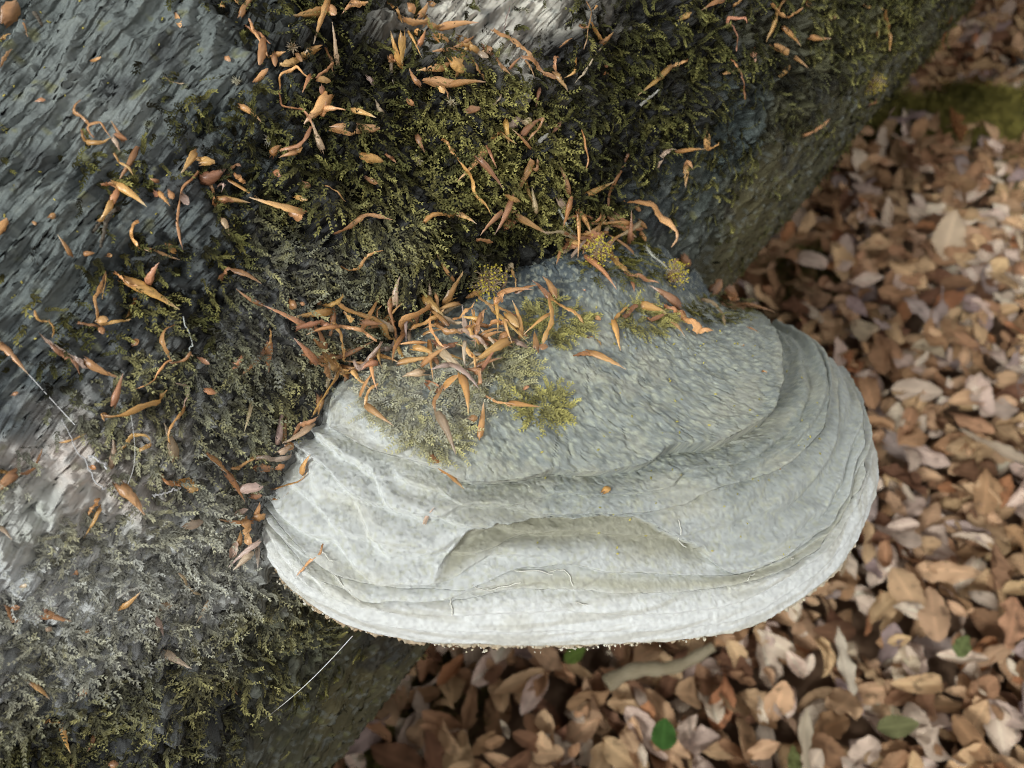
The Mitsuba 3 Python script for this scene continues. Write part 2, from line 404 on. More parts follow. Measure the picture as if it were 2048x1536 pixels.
def along(line):
    """v as a function of s along a line read off the photograph."""
    s, v = on_cap(*np.array(line, float).T)
    o = np.argsort(s)
    s, v = s[o], v[o]
    k = np.concatenate([[True], np.diff(s) > 1e-4])
    return PchipInterpolator(s[k], v[k], extrapolate=True), s[k][0], s[k][-1]


lip, l0, l1 = along([(862, 1160), (885, 1125), (915, 1085), (945, 1062), (1000, 1050), (1060, 1040), (1150, 1036), (1245, 1034), (1300, 1050), (1350, 1075), (1400, 1098), (1425, 1120)])
low, _, _ = along([(862, 1166), (900, 1150), (960, 1112), (1020, 1092), (1110, 1086), (1200, 1086), (1260, 1108), (1340, 1112), (1420, 1126)])
inS = smooth(l0, l0 + .02, Sg) * smooth(l1, l1 - .02, Sg)
sc = np.clip(sv, l0, l1)
lo_, hi_ = lip(sc)[None, :] + .030 * (fstretch(140, 40, 51, 3) - .5), np.maximum(low(sc), lip(sc) + .01)[None, :] + .03 * (fstretch(100, 60, 52, 3) - .5)
hollow = inS * smooth(-.003, .003, Vg - lo_) * smooth(.05, -.04, Vg - hi_)
fd += inS * .0011 * np.exp(-np.maximum(lo_ - Vg, 0) / .03) * (Vg < lo_) - .0024 * hollow * (.75 + .5 * fstretch(160, 300, 53, 2))
lipV, r0, r1 = along([(1250, 1036), (1310, 1050), (1360, 1078), (1400, 1098), (1425, 1125), (1470, 1142), (1540, 1120), (1620, 1060)])
rS = smooth(r0, r0 + .05, Sg) * smooth(r1, r1 - .05, Sg)
dv = Vg - lipV(np.clip(sv, r0, r1))[None, :] - .01 * wav
fd += rS * (.0012 * np.exp(-np.maximum(-dv, 0) / .05) * (dv < 0) - .0010 * np.exp(-np.maximum(dv, 0) / .03) * (dv >= 0))
fd[vv > 1.3] *= .3
FQ = FP + FN * fd[..., None]
FN2 = grid_normals(FQ)
if (FN2 * FN).sum(-1).mean() < 0:
    FN2 = -FN2

# colour of the crust: grey where old, whitish on the young growth and at the left, brownish in the hollow
n1, n2, n3 = fstretch(28, 35, 61, 3), vnoise(FQ, 800, 62, 2), vnoise(FQ, 900, 63)
ageC = mixc((.235, .255, .235), (.50, .515, .495), smooth(.36, .86, Vg + .12 * (n1 - .5) + .40 * smooth(.42, .12, Sg) - .10 * smooth(.55, .9, Sg)))
ageC = mixc(ageC, (.57, .58, .56), smooth(.74, .86, Vg) * (.45 + .55 * smooth(.9, .5, Sg)))
ageC = mixc(ageC, (.15, .17, .17), smooth(.5, .75, fstretch(35, 70, 64, 3)) * old * .55)
ageC = mixc(ageC, (.40, .40, .27), smooth(.48, .75, n2) * .38 * smooth(.95, .75, Vg))
ageC = mixc(ageC, (.17, .18, .17), smooth(.66, .85, n3) * .5 * smooth(.8, .5, Vg))
ageC = mixc(ageC, (.40, .38, .29), smooth(.55, .75, fstretch(32, 90, 65, 3)) * .35)
ageC = mixc(ageC, (.27, .26, .19), hollow * .85)
band = np.exp(-((Vg - .775 - .02 * wav) / .022) ** 2)
ageC = mixc(ageC, (.34, .33, .245), band * .75 * smooth(.25, .4, Sg) * smooth(.95, .8, Sg))
ageC = mixc(ageC, (.085, .105, .115), smooth(.27, .10, Vg + .12 * (n1 - .5)) * smooth(.25, .5, Sg))
ageC = mixc(ageC, (.45, .40, .29), smooth(.965, .995, Vg) * .8)
ageC = mixc(ageC, (.36, .345, .28), smooth(.5, .72, fstretch(26, 420, 70, 3)) * .5 * smooth(.78, .84, Vg))
ageC = mixc(ageC, (.36, .27, .17), (1 - top_))
ageC = mixc(ageC, (.13, .145, .135), smooth(.52, .72, vnoise(FQ, 380, 68, 3)) * .6 * old)
ageC = mixc(ageC, (.44, .46, .36), smooth(.50, .75, vnoise(FQ, 650, 69, 2)) * .6 * old)
ageC = ageC * (.84 + .32 * vnoise(FQ, 850, 66))[..., None]
nv = int((vv <= 1.0001).sum())
fungus = thing('bracket_fungus', 'large pale grey hoof shaped bracket fungus with ringed cap jutting from the mossy trunk', 'fungus')


def patch(P, N, C, bsdf):
    f = grid_faces(P.shape[0], P.shape[1])
    f = np.vstack([f[:, [0, 1, 2]], f[:, [0, 2, 3]]])
    v = P.reshape(-1, 3)
    g = np.cross(v[f[:, 1]] - v[f[:, 0]], v[f[:, 2]] - v[f[:, 0]])
    if (g * N.reshape(-1, 3)[f[:, 0]]).sum() < 0:
        f = f[:, ::-1]
    return mikit.ply(trimesh.Trimesh(v, f, process=False), bsdf, smooth=True, color=np.clip(C.reshape(-1, 3), .01, .9))


put('cap', patch(FQ[:nv], FN2[:nv], ageC[:nv], 'fungus_skin'), parent=fungus)
put('pore_face', patch(FQ[nv - 1:], FN2[nv - 1:], ageC[nv - 1:], 'fungus_skin'), parent=fungus)

# pale crumbs of pore tissue hanging along the lower rim
crumbs = Bag()
ico = trimesh.creation.icosphere(subdivisions=1)
for k in range(1100):
    s = rng.choice([rng.uniform(.02, .30), rng.uniform(.30, .62), rng.uniform(.62, .85)], p=[.5, .38, .12])
    i, jv = int(s * (NS - 1)), int(nv - 1 + rng.integers(-4, 14))
    p = FQ[min(jv, len(vv) - 1), i]
    if vnoise(FQ[nv - 1, i], 60, 77) + .25 * rng.random() < .55:
        continue
    r = .00016 + .00034 * rng.random() ** 2
    hang = np.array([0, 0, -1]) * rng.random() ** 3 * .0035
    crumbs.add((ico.vertices * rng.uniform(.35, 1.7, 3) * rng.uniform(.6, 1.3, (len(ico.vertices), 1))) * r + p + hang + rng.normal(0, .0005, 3), ico.faces, mixc((.50, .44, .30), (.68, .66, .58), rng.random()))
put('crumbs', crumbs.ply('plain', False), kind='stuff', parent=fungus)

# ------------------------------------------------------------------ where a sight line meets bark or cap
CELL = 3
GW, GH = W_ // CELL + 41, H_ // CELL + 41
O_ = 20
depth = np.full((GH, GW), 9.0)
nrm = np.zeros((GH, GW, 3))
which = np.zeros((GH, GW), int)
dense = (Tg > T0) & (Tg < T1) & (Pg > PH0) & (Pg < PH1)
for P, N, w in ((TP[dense], TN[dense], 1), (FQ[:nv].reshape(-1, 3), FN2[:nv].reshape(-1, 3), 2)):
    x, y, z = project(P)
    ok = (z > .05) & ((N * (CAM - P)).sum(-1) > 0)
    gx, gy = (x[ok] / CELL + O_).astype(int), (y[ok] / CELL + O_).astype(int)
    k = (gx >= 0) & (gx < GW) & (gy >= 0) & (gy < GH)
    gx, gy, zz, nn = gx[k], gy[k], z[ok][k], N[ok][k]
    o = np.argsort(-zz)
    dp, nm_ = np.full((GH, GW), 9.0), np.zeros((GH, GW, 3))
    dp[gy[o], gx[o]], nm_[gy[o], gx[o]] = zz[o], nn[o]
    far, (iy, ix) = distance_transform_edt(dp > 8, return_indices=True)   # the gaps between vertices
    dp, nm_ = np.where(far < 4, dp[iy, ix], 9.0), nm_[iy, ix]
    closer = dp < depth
    depth[closer], nrm[closer], which[closer] = dp[closer], nm_[closer], w
solid = depth < 8
iy, ix = distance_transform_edt(~solid, return_distances=False, return_indices=True)
depth, which = depth[iy, ix], which[iy, ix]
nrmS = np.stack([gaussian_filter(nrm[iy, ix][..., k], 3) for k in range(3)], -1)
depthS = gaussian_filter(depth, 1.2)


def surf(px, py):
    gx = np.clip((np.asarray(px) / CELL + O_).astype(int), 0, GW - 1)
    gy = np.clip((np.asarray(py) / CELL + O_).astype(int), 0, GH - 1)
    z = depthS[gy, gx]
    return CAM + ray(px, py) * z[..., None], unit(nrmS[gy, gx]), z, which[gy, gx]


# ------------------------------------------------------------------ moss
def moss_mesh(P, N, dirs, length, base, tip, lift, nodes=9, leaf=.0018, fan=.40, thick=.36):
    """Shoots at P with normals N creeping along dirs: two rows of small pointed leaves on each, one mesh."""
    n = len(P)
    T = unit(dirs - N * (dirs * N).sum(-1, keepdims=True))
    B = np.cross(N, T)
    u = np.linspace(0, 1, nodes)
    bend = rng.normal(0, .45, n)
    wig = rng.normal(0, .12, n)
    L = length[:, None]
    along_ = L * u
    sidew = L * (bend[:, None] * u ** 2 * .6 + wig[:, None] * np.sin(u * 6))
    up = L * lift[:, None] * (u * (1.25 - u * rng.uniform(.2, 1.1, n)[:, None])) + .0003
    C = P[:, None] + along_[..., None] * T[:, None] + sidew[..., None] * B[:, None] + up[..., None] * N[:, None]
    D = unit(np.gradient(C, axis=1))
    Sd = unit(np.cross(N[:, None], D))
    Nn = np.cross(D, Sd)
    V, Cc = [], []
    size = (leaf * rng.uniform(.75, 1.3, n)[:, None] * (1.05 - .45 * u))[..., None]
    for sgn in (-1, 1):
        jit = rng.normal(0, .16, (n, nodes, 1))
        d = unit(D * (1 - .25 * abs(sgn)) + Sd * (sgn * (fan + jit)) + Nn * (rng.uniform(-.05, .4, (n, nodes, 1)) + .35 * (sgn == 0)))
        w = unit(np.cross(d, Nn)) * size * thick * .55
        a = C
        tipp = C + d * size
        m1, m2 = C + d * size * .4 + w + Nn * size * .10, C + d * size * .4 - w + Nn * size * .10
        V.append(np.stack([a, m1, tipp, m2], 2))
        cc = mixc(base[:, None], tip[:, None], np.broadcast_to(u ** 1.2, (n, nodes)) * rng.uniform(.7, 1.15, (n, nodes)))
        cc = cc * rng.uniform(.8, 1.2, (n, nodes, 1))
        Cc.append(np.repeat(np.clip(cc, 0, 1)[:, :, None], 4, 2))
    V, Cc = np.stack(V, 2).reshape(-1, 4, 3), np.stack(Cc, 2).reshape(-1, 4, 3)
    f = np.arange(len(V))[:, None] * 4
    F = np.vstack([f + [0, 1, 2], f + [0, 2, 3]])
    return V.reshape(-1, 3), F, Cc.reshape(-1, 3)


area = np.outer(np.gradient(ts), np.gradient(phis)) * R
prob = np.where(dense, area * dens * smooth(.25, .62, vnoise(S3, 60, 71, 2) + .45 * (dens - .35)), 0)
prob = prob / prob.sum()
capT = cKDTree(FQ[:nv:3, ::3].reshape(-1, 3))
pick = rng.choice(prob.size, 27000, p=prob.ravel())
pick = pick[capT.query(TP.reshape(-1, 3)[pick])[0] > .0075]            # none sprouts where the cap sits
NM = len(pick)
P, N = TP.reshape(-1, 3)[pick], TN.reshape(-1, 3)[pick]
N = unit(N + .8 * cyl.reshape(-1, 3)[pick])
g, du, de = green.ravel()[pick], dust.ravel()[pick], dens.ravel()[pick]
clump = vnoise(S3.reshape(-1, 3)[pick], 75, 72, 2)
down = np.array([.25, -.35, -.9])
flow = np.stack([vnoise(P, 45, 73 + k) - .5 for k in range(3)], -1)
dirs = down + 3.0 * flow + rng.normal(0, .75, (NM, 3))
lv = np.clip(g + .10 + 1.1 * (clump - .5) + rng.normal(0, .16, NM), 0, 1)
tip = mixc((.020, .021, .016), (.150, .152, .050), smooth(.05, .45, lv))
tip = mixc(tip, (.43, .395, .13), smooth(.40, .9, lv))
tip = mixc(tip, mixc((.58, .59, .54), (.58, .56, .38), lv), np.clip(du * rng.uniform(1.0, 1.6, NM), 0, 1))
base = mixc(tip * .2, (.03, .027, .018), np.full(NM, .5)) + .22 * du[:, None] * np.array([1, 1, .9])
length = rng.uniform(.0042, .0095, NM) * (.65 + .5 * de)
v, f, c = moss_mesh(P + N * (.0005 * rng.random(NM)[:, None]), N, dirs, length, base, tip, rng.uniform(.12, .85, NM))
bag = Bag()
bag.add(v, f, c)
NR = 7000
pick = rng.choice(prob.size, NR, p=prob.ravel())
P, N = TP.reshape(-1, 3)[pick], TN.reshape(-1, 3)[pick]
du = dust.ravel()[pick]
rc = mixc(mixc((.012, .011, .010), (.07, .06, .04), rng.random(NR) ** 2), (.22, .22, .20), du * .8)
v, f, c = moss_mesh(P, N, down + rng.normal(0, 1.2, (NR, 3)), rng.uniform(.004, .011, NR), rc * .6, rc, rng.uniform(.1, .7, NR), nodes=7, leaf=.0017, fan=.12, thick=.14)
bag.add(v, f, c)
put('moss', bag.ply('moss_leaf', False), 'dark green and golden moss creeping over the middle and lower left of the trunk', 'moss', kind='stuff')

# feathery golden moss that has crept out onto the cap
FEATHER = [  # outline pixels' centre, radius x, radius y, shoots, pale, name of the patch
    (1105, 645, 70, 42, 150, 0.1, 'bright golden green feathery moss tuft on the cap under two crossed bud scales'),
    (1085, 815, 48, 26, 90, 0.1, 'small golden feathery moss sprig on the cap just right of the moss apron'),
    (850, 790, 120, 75, 620, .75, 'pale dusty moss apron spreading from the trunk onto the cap below the scale heap'),
    (990, 740, 70, 60, 260, .35, 'greenish moss between the scale heap and the smooth grey cap'),
    (872, 880, 60, 22, 90, .45, 'yellowish moss fringe at the lower tip of the apron on the cap'),
    (1290, 640, 50, 26, 120, .1, 'moss strip under the bud scales at the top right of the cap'),
    (1440, 620, 70, 26, 150, .05, 'dark moss cushion on the upper right shoulder of the cap'),
    (1230, 520, 90, 50, 150, .0, 'thin moss on the blue grey knob above the cap'),
]
for cx, cy, rx, ry, n, pale, lab in FEATHER:
    n = int(n * .62)
    a, r = rng.uniform(0, 2 * np.pi, n), np.sqrt(rng.random(n))
    px, py = cx + rx * r * np.cos(a), cy + ry * r * np.sin(a)
    P, N, z, w = surf(px, py)
    out = (px - cx)[:, None] * RT - (py - cy)[:, None] * UP * 1.2
    dirs = unit(out) * .8 + np.array([.25, -.3, -.3]) + rng.normal(0, .5, (n, 3))
    lv = np.clip(rng.normal(.72 if 'dark' not in lab and 'thin' not in lab else .25, .16, n), 0, 1)
    tip = mixc((.06, .062, .02), (.60, .54, .15), lv)
    tip = mixc(tip, (.66, .66, .58), pale * (.45 + .55 * rng.random(n)))
    base = mixc(tip * .45, (.30, .30, .27), np.full(n, pale * .8))
    v, f, c = moss_mesh(P, N, dirs, rng.uniform(.0035, .0078, n), base, tip, rng.uniform(.08, .55, n), nodes=9, leaf=.0017, fan=.62, thick=.42)
    bag = Bag()
    bag.add(v, f, c)
    put('moss_tuft', bag.ply('moss_leaf', False), lab, 'moss', kind='stuff')
# ------------------------------------------------------------------ beech bud scales fallen on bark, moss and cap
# one per line item: kind (b = pointed scale rolled to a cone, r = curled papery strap, f = short shell), tone 0 amber 1 brown 2 dusty, width, then pixels
# of the photograph along it, base first
SCALES = '''
f1 30 6,48 30,2;r0 8 62,20 50,40 47,55 53,75;r0 8 0,80 23,72;r0 8 0,134 12,107 22,98;f0 10 352,28 362,58;f0 8 180,122 202,114;f1 10 76,205 94,203;r2 5 325,155 345,167 372,170;r0 9 160,205 150,222 165,235 183,254
r0 8 190,278 178,258 200,247 212,265 222,278;b1 11 247,282 222,242;r0 11 165,264 172,285 195,290 222,278;f1 10 225,268 253,280;b2 10 222,276 235,304
f0 9 445,8 450,20;r1 7 468,0 480,15;b1 14 482,34 517,-6;r1 10 488,48 515,60 530,72 547,82;r0 8 502,32 518,58 525,80 535,110;f1 18 523,74 515,129;r0 12 536,101 555,98 573,93;f1 11 542,110 545,137;f1 10 452,118 463,127
b0 26 648,24 573,36;b0 16 652,-6 625,82;f1 20 650,15 666,36;b2 12 678,124 668,42;r0 22 632,91 612,102 595,117 562,134;f1 10 605,110 618,126;f0 12 506,167 533,140;r0 7 568,178 580,150 600,142 612,152 626,156;b1 10 618,153 601,187
r1 8 646,93 652,120 655,138 660,153;r1 8 627,156 640,135 648,122;f0 14 624,160 651,162;f1 11 632,163 636,184;b0 27 642,188 596,239;r1 9 585,181 585,205 598,230 607,262;r0 11 642,195 648,228 665,228 702,243;r1 11 607,257 590,278 575,297
b0 15 480,217 524,249;b2 15 647,306 625,247;f0 24 664,256 762,256;b0 13 706,235 752,251;b2 12 768,236 753,204;b0 12 722,4 689,34;r0 13 700,12 730,5 752,-2;r0 13 774,-2 795,25 802,42;b0 15 801,126 779,55;f1 14 770,105 786,116;b2 8 787,124 792,171;f2 14 727,154 743,172
f1 16 815,10 826,30;b0 14 827,40 846,10;f1 12 855,8 872,10;r0 14 802,30 820,38 838,40 836,52;r0 14 850,38 865,56 882,52;b0 16 876,56 951,45;r2 4 1015,12 1010,38 1005,66;b0 16 803,58 802,118;r1 7 800,110 803,142;b0 7 818,62 844,113;b1 13 840,96 853,64;r0 10 822,68 846,71
f0 18 868,74 897,86;f0 18 913,74 947,96;r0 12 936,70 905,95 868,112;r0 16 915,80 940,100 967,111;b0 15 907,154 936,89;b1 18 895,128 834,136;b1 17 848,164 827,134;f0 19 853,152 924,161;f0 14 880,154 896,182;r0 8 884,184 906,199;f0 22 888,114 914,142;r0 13 937,127 952,147 966,168
b0 13 897,182 969,176;f0 18 963,94 986,110;f2 11 955,114 977,126;r1 8 987,114 1002,135 1020,162;b1 7 1015,147 1041,123;r0 16 982,61 1000,75 1025,90 1050,110 1070,127;r0 11 1036,122 1065,130 1090,145 1116,160;b0 12 1108,148 1134,185;b0 5 1044,131 1063,166;r1 10 1112,111 1108,130 1112,147;r0 8 1153,111 1148,142 1128,155
r2 5 1195,97 1172,132 1149,169;r0 8 1170,5 1178,28 1172,60 1166,97;r0 6 1196,-2 1183,24;r0 8 1177,48 1190,65 1199,82;f1 8 1156,58 1176,62;b1 11 1193,84 1219,59;r1 5 1120,91 1145,75;r2 5 1004,183 997,208 985,223;f1 14 933,226 963,219;f1 10 815,197 831,209;b1 9 1081,179 1074,212
f2 17 1018,252 1046,234;f2 14 1044,240 1061,238;b0 14 1016,242 1023,288;b1 14 1038,267 1078,231;b1 9 1064,296 1027,259;r0 7 1064,244 1074,261 1068,285 1059,297;r0 9 968,268 990,270 1020,265;b0 9 999,271 1037,299;b1 12 838,273 853,307;r0 7 892,283 906,290 918,303
b0 15 986,273 913,361;b1 9 967,294 985,336;r1 5 1165,258 1175,285 1178,315 1172,334;f1 8 1107,264 1123,244;f0 11 1357,36 1387,25;b1 14 1441,4 1399,23;r0 7 1464,14 1478,5 1483,-2;r1 9 1454,56 1460,37 1485,37 1489,47;r1 8 1459,58 1468,80 1474,97;r0 9 1566,0 1548,27 1540,55 1530,87
r0 9 1533,8 1548,20 1567,31;r0 9 1569,29 1585,18 1597,15;b0 11 1563,56 1598,94;f1 11 1500,82 1507,124;b0 15 1541,90 1614,136;b0 12 1574,131 1537,168;r0 7 1376,121 1355,132 1330,142;b0 13 1337,136 1272,193;r1 11 1457,121 1468,140 1479,157;f0 9 1446,156 1464,150;r1 6 1476,159 1480,185 1485,209
b0 15 1411,298 1400,226;r0 9 1408,298 1422,292 1431,285;f1 9 1204,123 1211,132;r1 9 1199,139 1218,152;b0 10 1343,308 1402,302;r2 14 1312,326 1325,310 1347,304;b0 13 1369,329 1366,375;r0 8 1361,334 1369,328 1378,340;r1 12 1252,310 1240,340 1225,365 1215,390 1211,428
b0 13 1163,391 1224,363;r0 17 1239,397 1270,402 1295,410 1315,435 1335,450 1346,468 1339,492;b1 9 1262,448 1219,414;b1 8 1255,450 1215,420;f1 12 1207,430 1226,440;f1 9 1275,440 1291,456;f1 8 1267,411 1278,421;f0 10 1279,461 1290,481
r0 18 1213,498 1232,525 1250,545 1267,562;r1 9 1244,551 1275,558 1312,573;f1 12 1339,530 1356,519;f1 20 1360,508 1376,532;f1 26 1418,592 1440,561;f1 20 1438,570 1466,591;r1 18 1438,599 1475,604;b1 14 1478,614 1550,626
b1 13 273,299 233,368;r0 6 221,306 235,325 255,338 263,352;b0 18 230,372 291,417;r1 11 191,371 210,370 230,377;f1 13 233,378 219,412;b0 14 213,404 191,441;f0 7 193,452 209,442;f0 14 -2,472 17,439;f1 11 101,437 113,429;f1 7 67,444 72,452;b1 10 143,512 115,471;b1 11 168,507 188,505;f1 8 210,509 221,508
r0 10 279,441 262,452 258,462 275,485 294,502;b0 11 291,501 357,522;f1 12 319,489 338,510;b1 17 299,562 321,519;r0 8 392,343 378,360 362,375 355,410 353,440 360,470 369,499;f1 10 312,384 320,396;b0 10 322,388 343,415;f1 12 336,384 344,399;b1 9 317,362 302,356;f2 14 364,384 379,407;b0 17 391,308 363,351
b0 25 252,564 358,622;r0 14 229,551 255,563 282,577;r0 9 208,553 200,580 192,610 195,647;r0 4 208,560 206,602;r1 12 276,588 265,605 244,642
f0 16 399,318 432,326;b1 30 404,352 450,331;f0 14 405,325 433,319;r0 14 453,350 470,335 481,329;r1 12 469,344 486,360;r2 8 430,374 446,366 439,382;r1 9 407,361 420,385 422,410 426,422;f1 13 420,411 441,395;b0 13 438,400 502,408;r1 10 424,421 450,418 476,412;b0 9 454,359 527,403;b0 19 607,431 503,401;f0 22 592,419 620,439
b2 14 439,439 453,472;b1 16 563,314 580,298;f1 17 584,305 612,300;b0 10 602,310 567,320;f1 14 557,344 571,353;f1 14 609,361 623,369;f0 11 599,394 624,399;f0 19 713,311 764,323;f1 11 734,354 757,367;r1 8 769,304 787,316;r0 13 667,453 690,446 720,441 740,434 776,437
r0 10 680,526 705,530 735,515 768,499;r0 5 654,381 670,395 683,406;r1 12 431,563 450,548 472,552;b1 13 469,551 523,578;b1 11 527,606 475,575;r0 9 914,299 935,320 950,345 960,380 972,405 979,424;b1 15 955,318 1001,375;b0 18 1061,318 1029,387;r1 12 1064,332 1073,309;f0 13 1002,377 1030,391;b1 15 1011,389 977,457;r0 9 1053,354 1065,395 1073,427
b2 12 1078,422 1069,374;r0 13 845,443 865,430 885,432 912,441;b0 13 903,439 950,461;b1 12 992,420 951,466;r1 9 944,472 960,475 967,479;r0 6 1008,438 1020,420 1034,418;b0 16 1033,419 1097,456;f1 14 1004,457 1037,434;b0 12 1136,391 1114,331;f2 14 1114,394 1131,417;b1 12 1140,394 1125,451;b0 12 1144,414 1170,457
r1 11 1119,451 1150,460 1182,466;f0 25 1148,476 1187,469;f1 18 1164,454 1197,466;r1 8 1174,442 1190,425 1194,418;r1 7 1125,494 1120,520 1112,542;b1 17 1128,499 1168,509;f1 12 1126,485 1147,491;b1 15 1168,518 1229,589;f0 22 1170,468 1195,490;r0 12 1182,470 1198,482 1200,500
b1 9 907,557 871,499;b1 23 881,600 921,534;b2 12 858,602 856,558;r0 14 938,602 965,588 998,570;b2 10 1004,587 1008,546;r0 12 1009,544 1025,560 1032,598;f2 13 1014,546 1023,531;b0 18 1110,602 1084,561;b1 14 1103,608 1064,567;f1 17 1154,592 1171,580;b1 12 1034,602 1075,589;b2 14 804,604 813,548
r0 7 71,621 75,638 97,642;r0 8 94,641 105,665 111,682;r2 26 97,679 130,690 165,710 197,731;b0 21 178,713 244,750;r1 11 104,689 130,715 147,742;r1 9 159,651 180,655 202,659;r0 9 199,658 230,650 259,649;f0 18 194,646 216,640;f1 12 198,659 205,674;b1 14 2,688 59,749;r0 11 -2,680 6,692;f1 12 271,691 285,679
r0 9 351,658 340,690 345,717;r0 5 347,717 320,735 295,760 274,773;r1 8 344,718 365,715 375,705 400,721;b1 15 229,812 249,752;r0 13 230,817 260,815 290,808 315,790 342,779;r0 9 221,819 231,837;r2 8 350,759 375,768 385,785 375,800 364,832;r1 8 371,824 355,855 344,879;f1 8 29,791 41,787;b2 23 342,918 318,850
r0 10 240,899 255,880 270,862 290,862 303,882;r0 10 303,879 294,897;b2 15 220,932 223,873;r0 6 119,885 150,877 170,869;f1 18 591,603 603,616;f1 9 604,610 613,612;f1 10 624,605 633,613;b0 19 658,628 584,641;r0 11 656,628 680,618 693,598;b1 12 622,661 525,614;r1 14 598,656 625,645 645,660 670,660
r1 14 616,648 635,675 655,690 674,707;r0 14 671,704 668,720 692,729;b1 17 622,714 579,667;r1 12 619,711 640,735 652,750;r0 16 620,684 645,710 665,735 692,762;r0 13 683,617 715,635 745,650 775,672 792,679;r0 12 696,631 707,645 694,641;b1 13 703,651 743,655;b2 15 770,656 739,631;r1 8 734,647 742,620 750,614
r0 15 669,653 685,675 690,690 702,699;r0 10 681,656 705,662 722,677;b1 14 682,726 747,689;r2 15 729,715 760,712 790,705 802,683;r2 13 728,678 725,720 729,767;b1 14 678,747 717,751;b0 11 753,721 802,733;b1 15 760,747 734,763;r1 13 486,704 478,712 462,737;b1 15 522,694 472,747;b1 18 535,678 535,739;r0 10 521,693 530,680 542,670
f1 9 399,717 420,731;f1 13 409,784 434,791;r0 14 699,763 685,785 670,815 646,844;r0 8 688,764 710,765 723,756;b1 11 632,788 633,827;b1 11 645,792 636,825;b2 11 508,806 492,864;b2 15 550,884 559,806;b1 11 562,882 566,828;r1 13 579,861 600,835 630,821;b2 15 614,842 555,878;b2 15 541,898 564,881;f1 17 568,880 582,891
r0 8 762,778 740,800 737,827;b0 15 736,818 792,860;r1 21 796,647 815,615 840,610 862,621;b0 20 843,611 884,650;f1 20 808,641 837,621;b2 9 810,656 852,647;r0 10 879,609 900,615 922,609;b2 12 935,684 927,626;b1 10 923,681 954,662;r1 14 879,667 905,678 927,681;r1 16 949,687 965,660 976,633;r1 11 973,666 1000,660 1017,666
r0 10 954,603 970,625 992,647;b0 12 983,638 1054,702;f0 21 1009,643 1035,672;f1 15 1014,640 1030,646;b0 17 998,612 1064,597;r0 14 988,632 1000,618 1012,608;b1 11 961,686 1007,672;b1 10 965,690 1005,677;r1 15 867,689 895,700 917,690;r2 17 918,679 945,690 972,706;b0 21 1018,693 935,744;f1 16 1003,692 1019,679;b1 11 953,746 1005,729
b2 11 930,698 930,750;r0 11 929,703 940,725 952,729;b2 19 877,714 937,767;b0 16 830,711 872,726;b0 14 798,741 877,729;b2 19 847,751 805,758;r1 15 933,754 965,760 962,780 944,787;b2 15 898,746 955,792;b1 18 921,763 936,840;f0 19 888,792 917,764;f1 17 851,767 879,787;r0 9 886,783 880,800 870,820 875,842;b2 19 873,836 909,922
b0 15 959,876 966,810;f1 14 941,845 957,845;r0 6 970,801 1000,810 1026,819;b0 12 1018,814 1080,821;b0 14 1092,646 1042,685;r0 15 1094,612 1098,640 1100,660 1090,685 1082,707;f1 13 1074,711 1093,708;b1 14 1070,715 1066,680;r0 13 1096,598 1115,620 1140,630 1164,652;f1 9 1046,786 1056,777;f2 16 811,886 827,890;f0 23 1173,679 1202,691;r1 10 1147,713 1170,708 1192,716;b0 18 1177,707 1249,743;f1 11 1187,631 1201,641
b1 23 1354,617 1295,576;f0 15 1349,594 1368,613;b0 21 1276,612 1332,631;r1 13 1326,616 1350,630 1372,641;r0 23 1357,637 1380,655 1400,668 1422,671;b0 16 1334,644 1368,677;b0 14 1227,640 1239,704;r0 10 1229,641 1245,625 1253,617;r1 13 1244,641 1262,625 1273,614;f0 15 1294,663 1306,649;b1 10 1299,646 1332,632;f1 15 1288,635 1311,638
f1 13 1221,565 1233,571;b1 9 1262,567 1264,590;f1 10 1497,655 1516,665;f1 7 1479,688 1488,690;f1 7 1524,742 1533,746;r2 15 1399,602 1425,610 1445,640 1448,657;f0 15 1207,986 1221,977;f1 8 1552,935 1561,938;b1 18 860,911 928,979;b2 10 849,1046 869,1014
r1 9 41,954 65,935 80,910 88,898;b1 23 42,952 -6,1000;r0 11 -2,944 22,956;f1 8 177,931 191,938;b0 27 238,971 288,1031;b0 11 206,1009 169,1074;r0 11 211,1003 197,1017;r1 11 324,947 345,960 362,966;f0 21 358,957 397,976;f0 13 374,991 392,982;f2 17 363,1051 402,1039;b2 11 -2,1060 23,1089;r2 8 349,1149 365,1168 385,1183 402,1183
b0 13 239,1212 273,1179;f1 10 149,1144 158,1138;f2 8 44,1175 59,1172;r1 11 401,902 425,918 445,945 462,967;b1 13 446,938 485,999;r1 9 449,939 485,928 512,917;r2 14 504,926 535,915 550,908 580,895;f1 17 503,936 542,939;f1 12 538,931 557,924;f2 20 473,966 524,959;r0 7 543,979 575,972 600,963 617,943;b0 14 606,947 626,911;f0 14 546,996 577,984
f1 14 498,986 522,984;b0 13 509,1027 516,1000;f2 12 463,1027 492,1014;b1 10 500,1038 427,1033;r0 20 489,1028 490,1060 502,1087;f1 17 503,1036 527,1029;b2 13 522,1078 459,1129;b1 12 474,1087 478,1058;f2 15 461,1112 471,1078;b2 15 502,1103 466,1137;b2 10 518,1093 518,1137;r0 9 646,1093 635,1115 615,1130 594,1152
r1 11 -2,1208 20,1228 52,1236;b1 13 98,1224 144,1239;f1 17 73,1226 97,1221;f1 9 87,1209 96,1213;f1 13 32,1208 49,1205;f2 18 306,1213 337,1207;b2 12 303,1233 319,1270;b2 17 328,1302 385,1336;b2 9 421,1198 394,1245;r1 9 37,1371 45,1355 62,1361;b0 12 59,1364 97,1397;f1 13 161,1391 179,1379
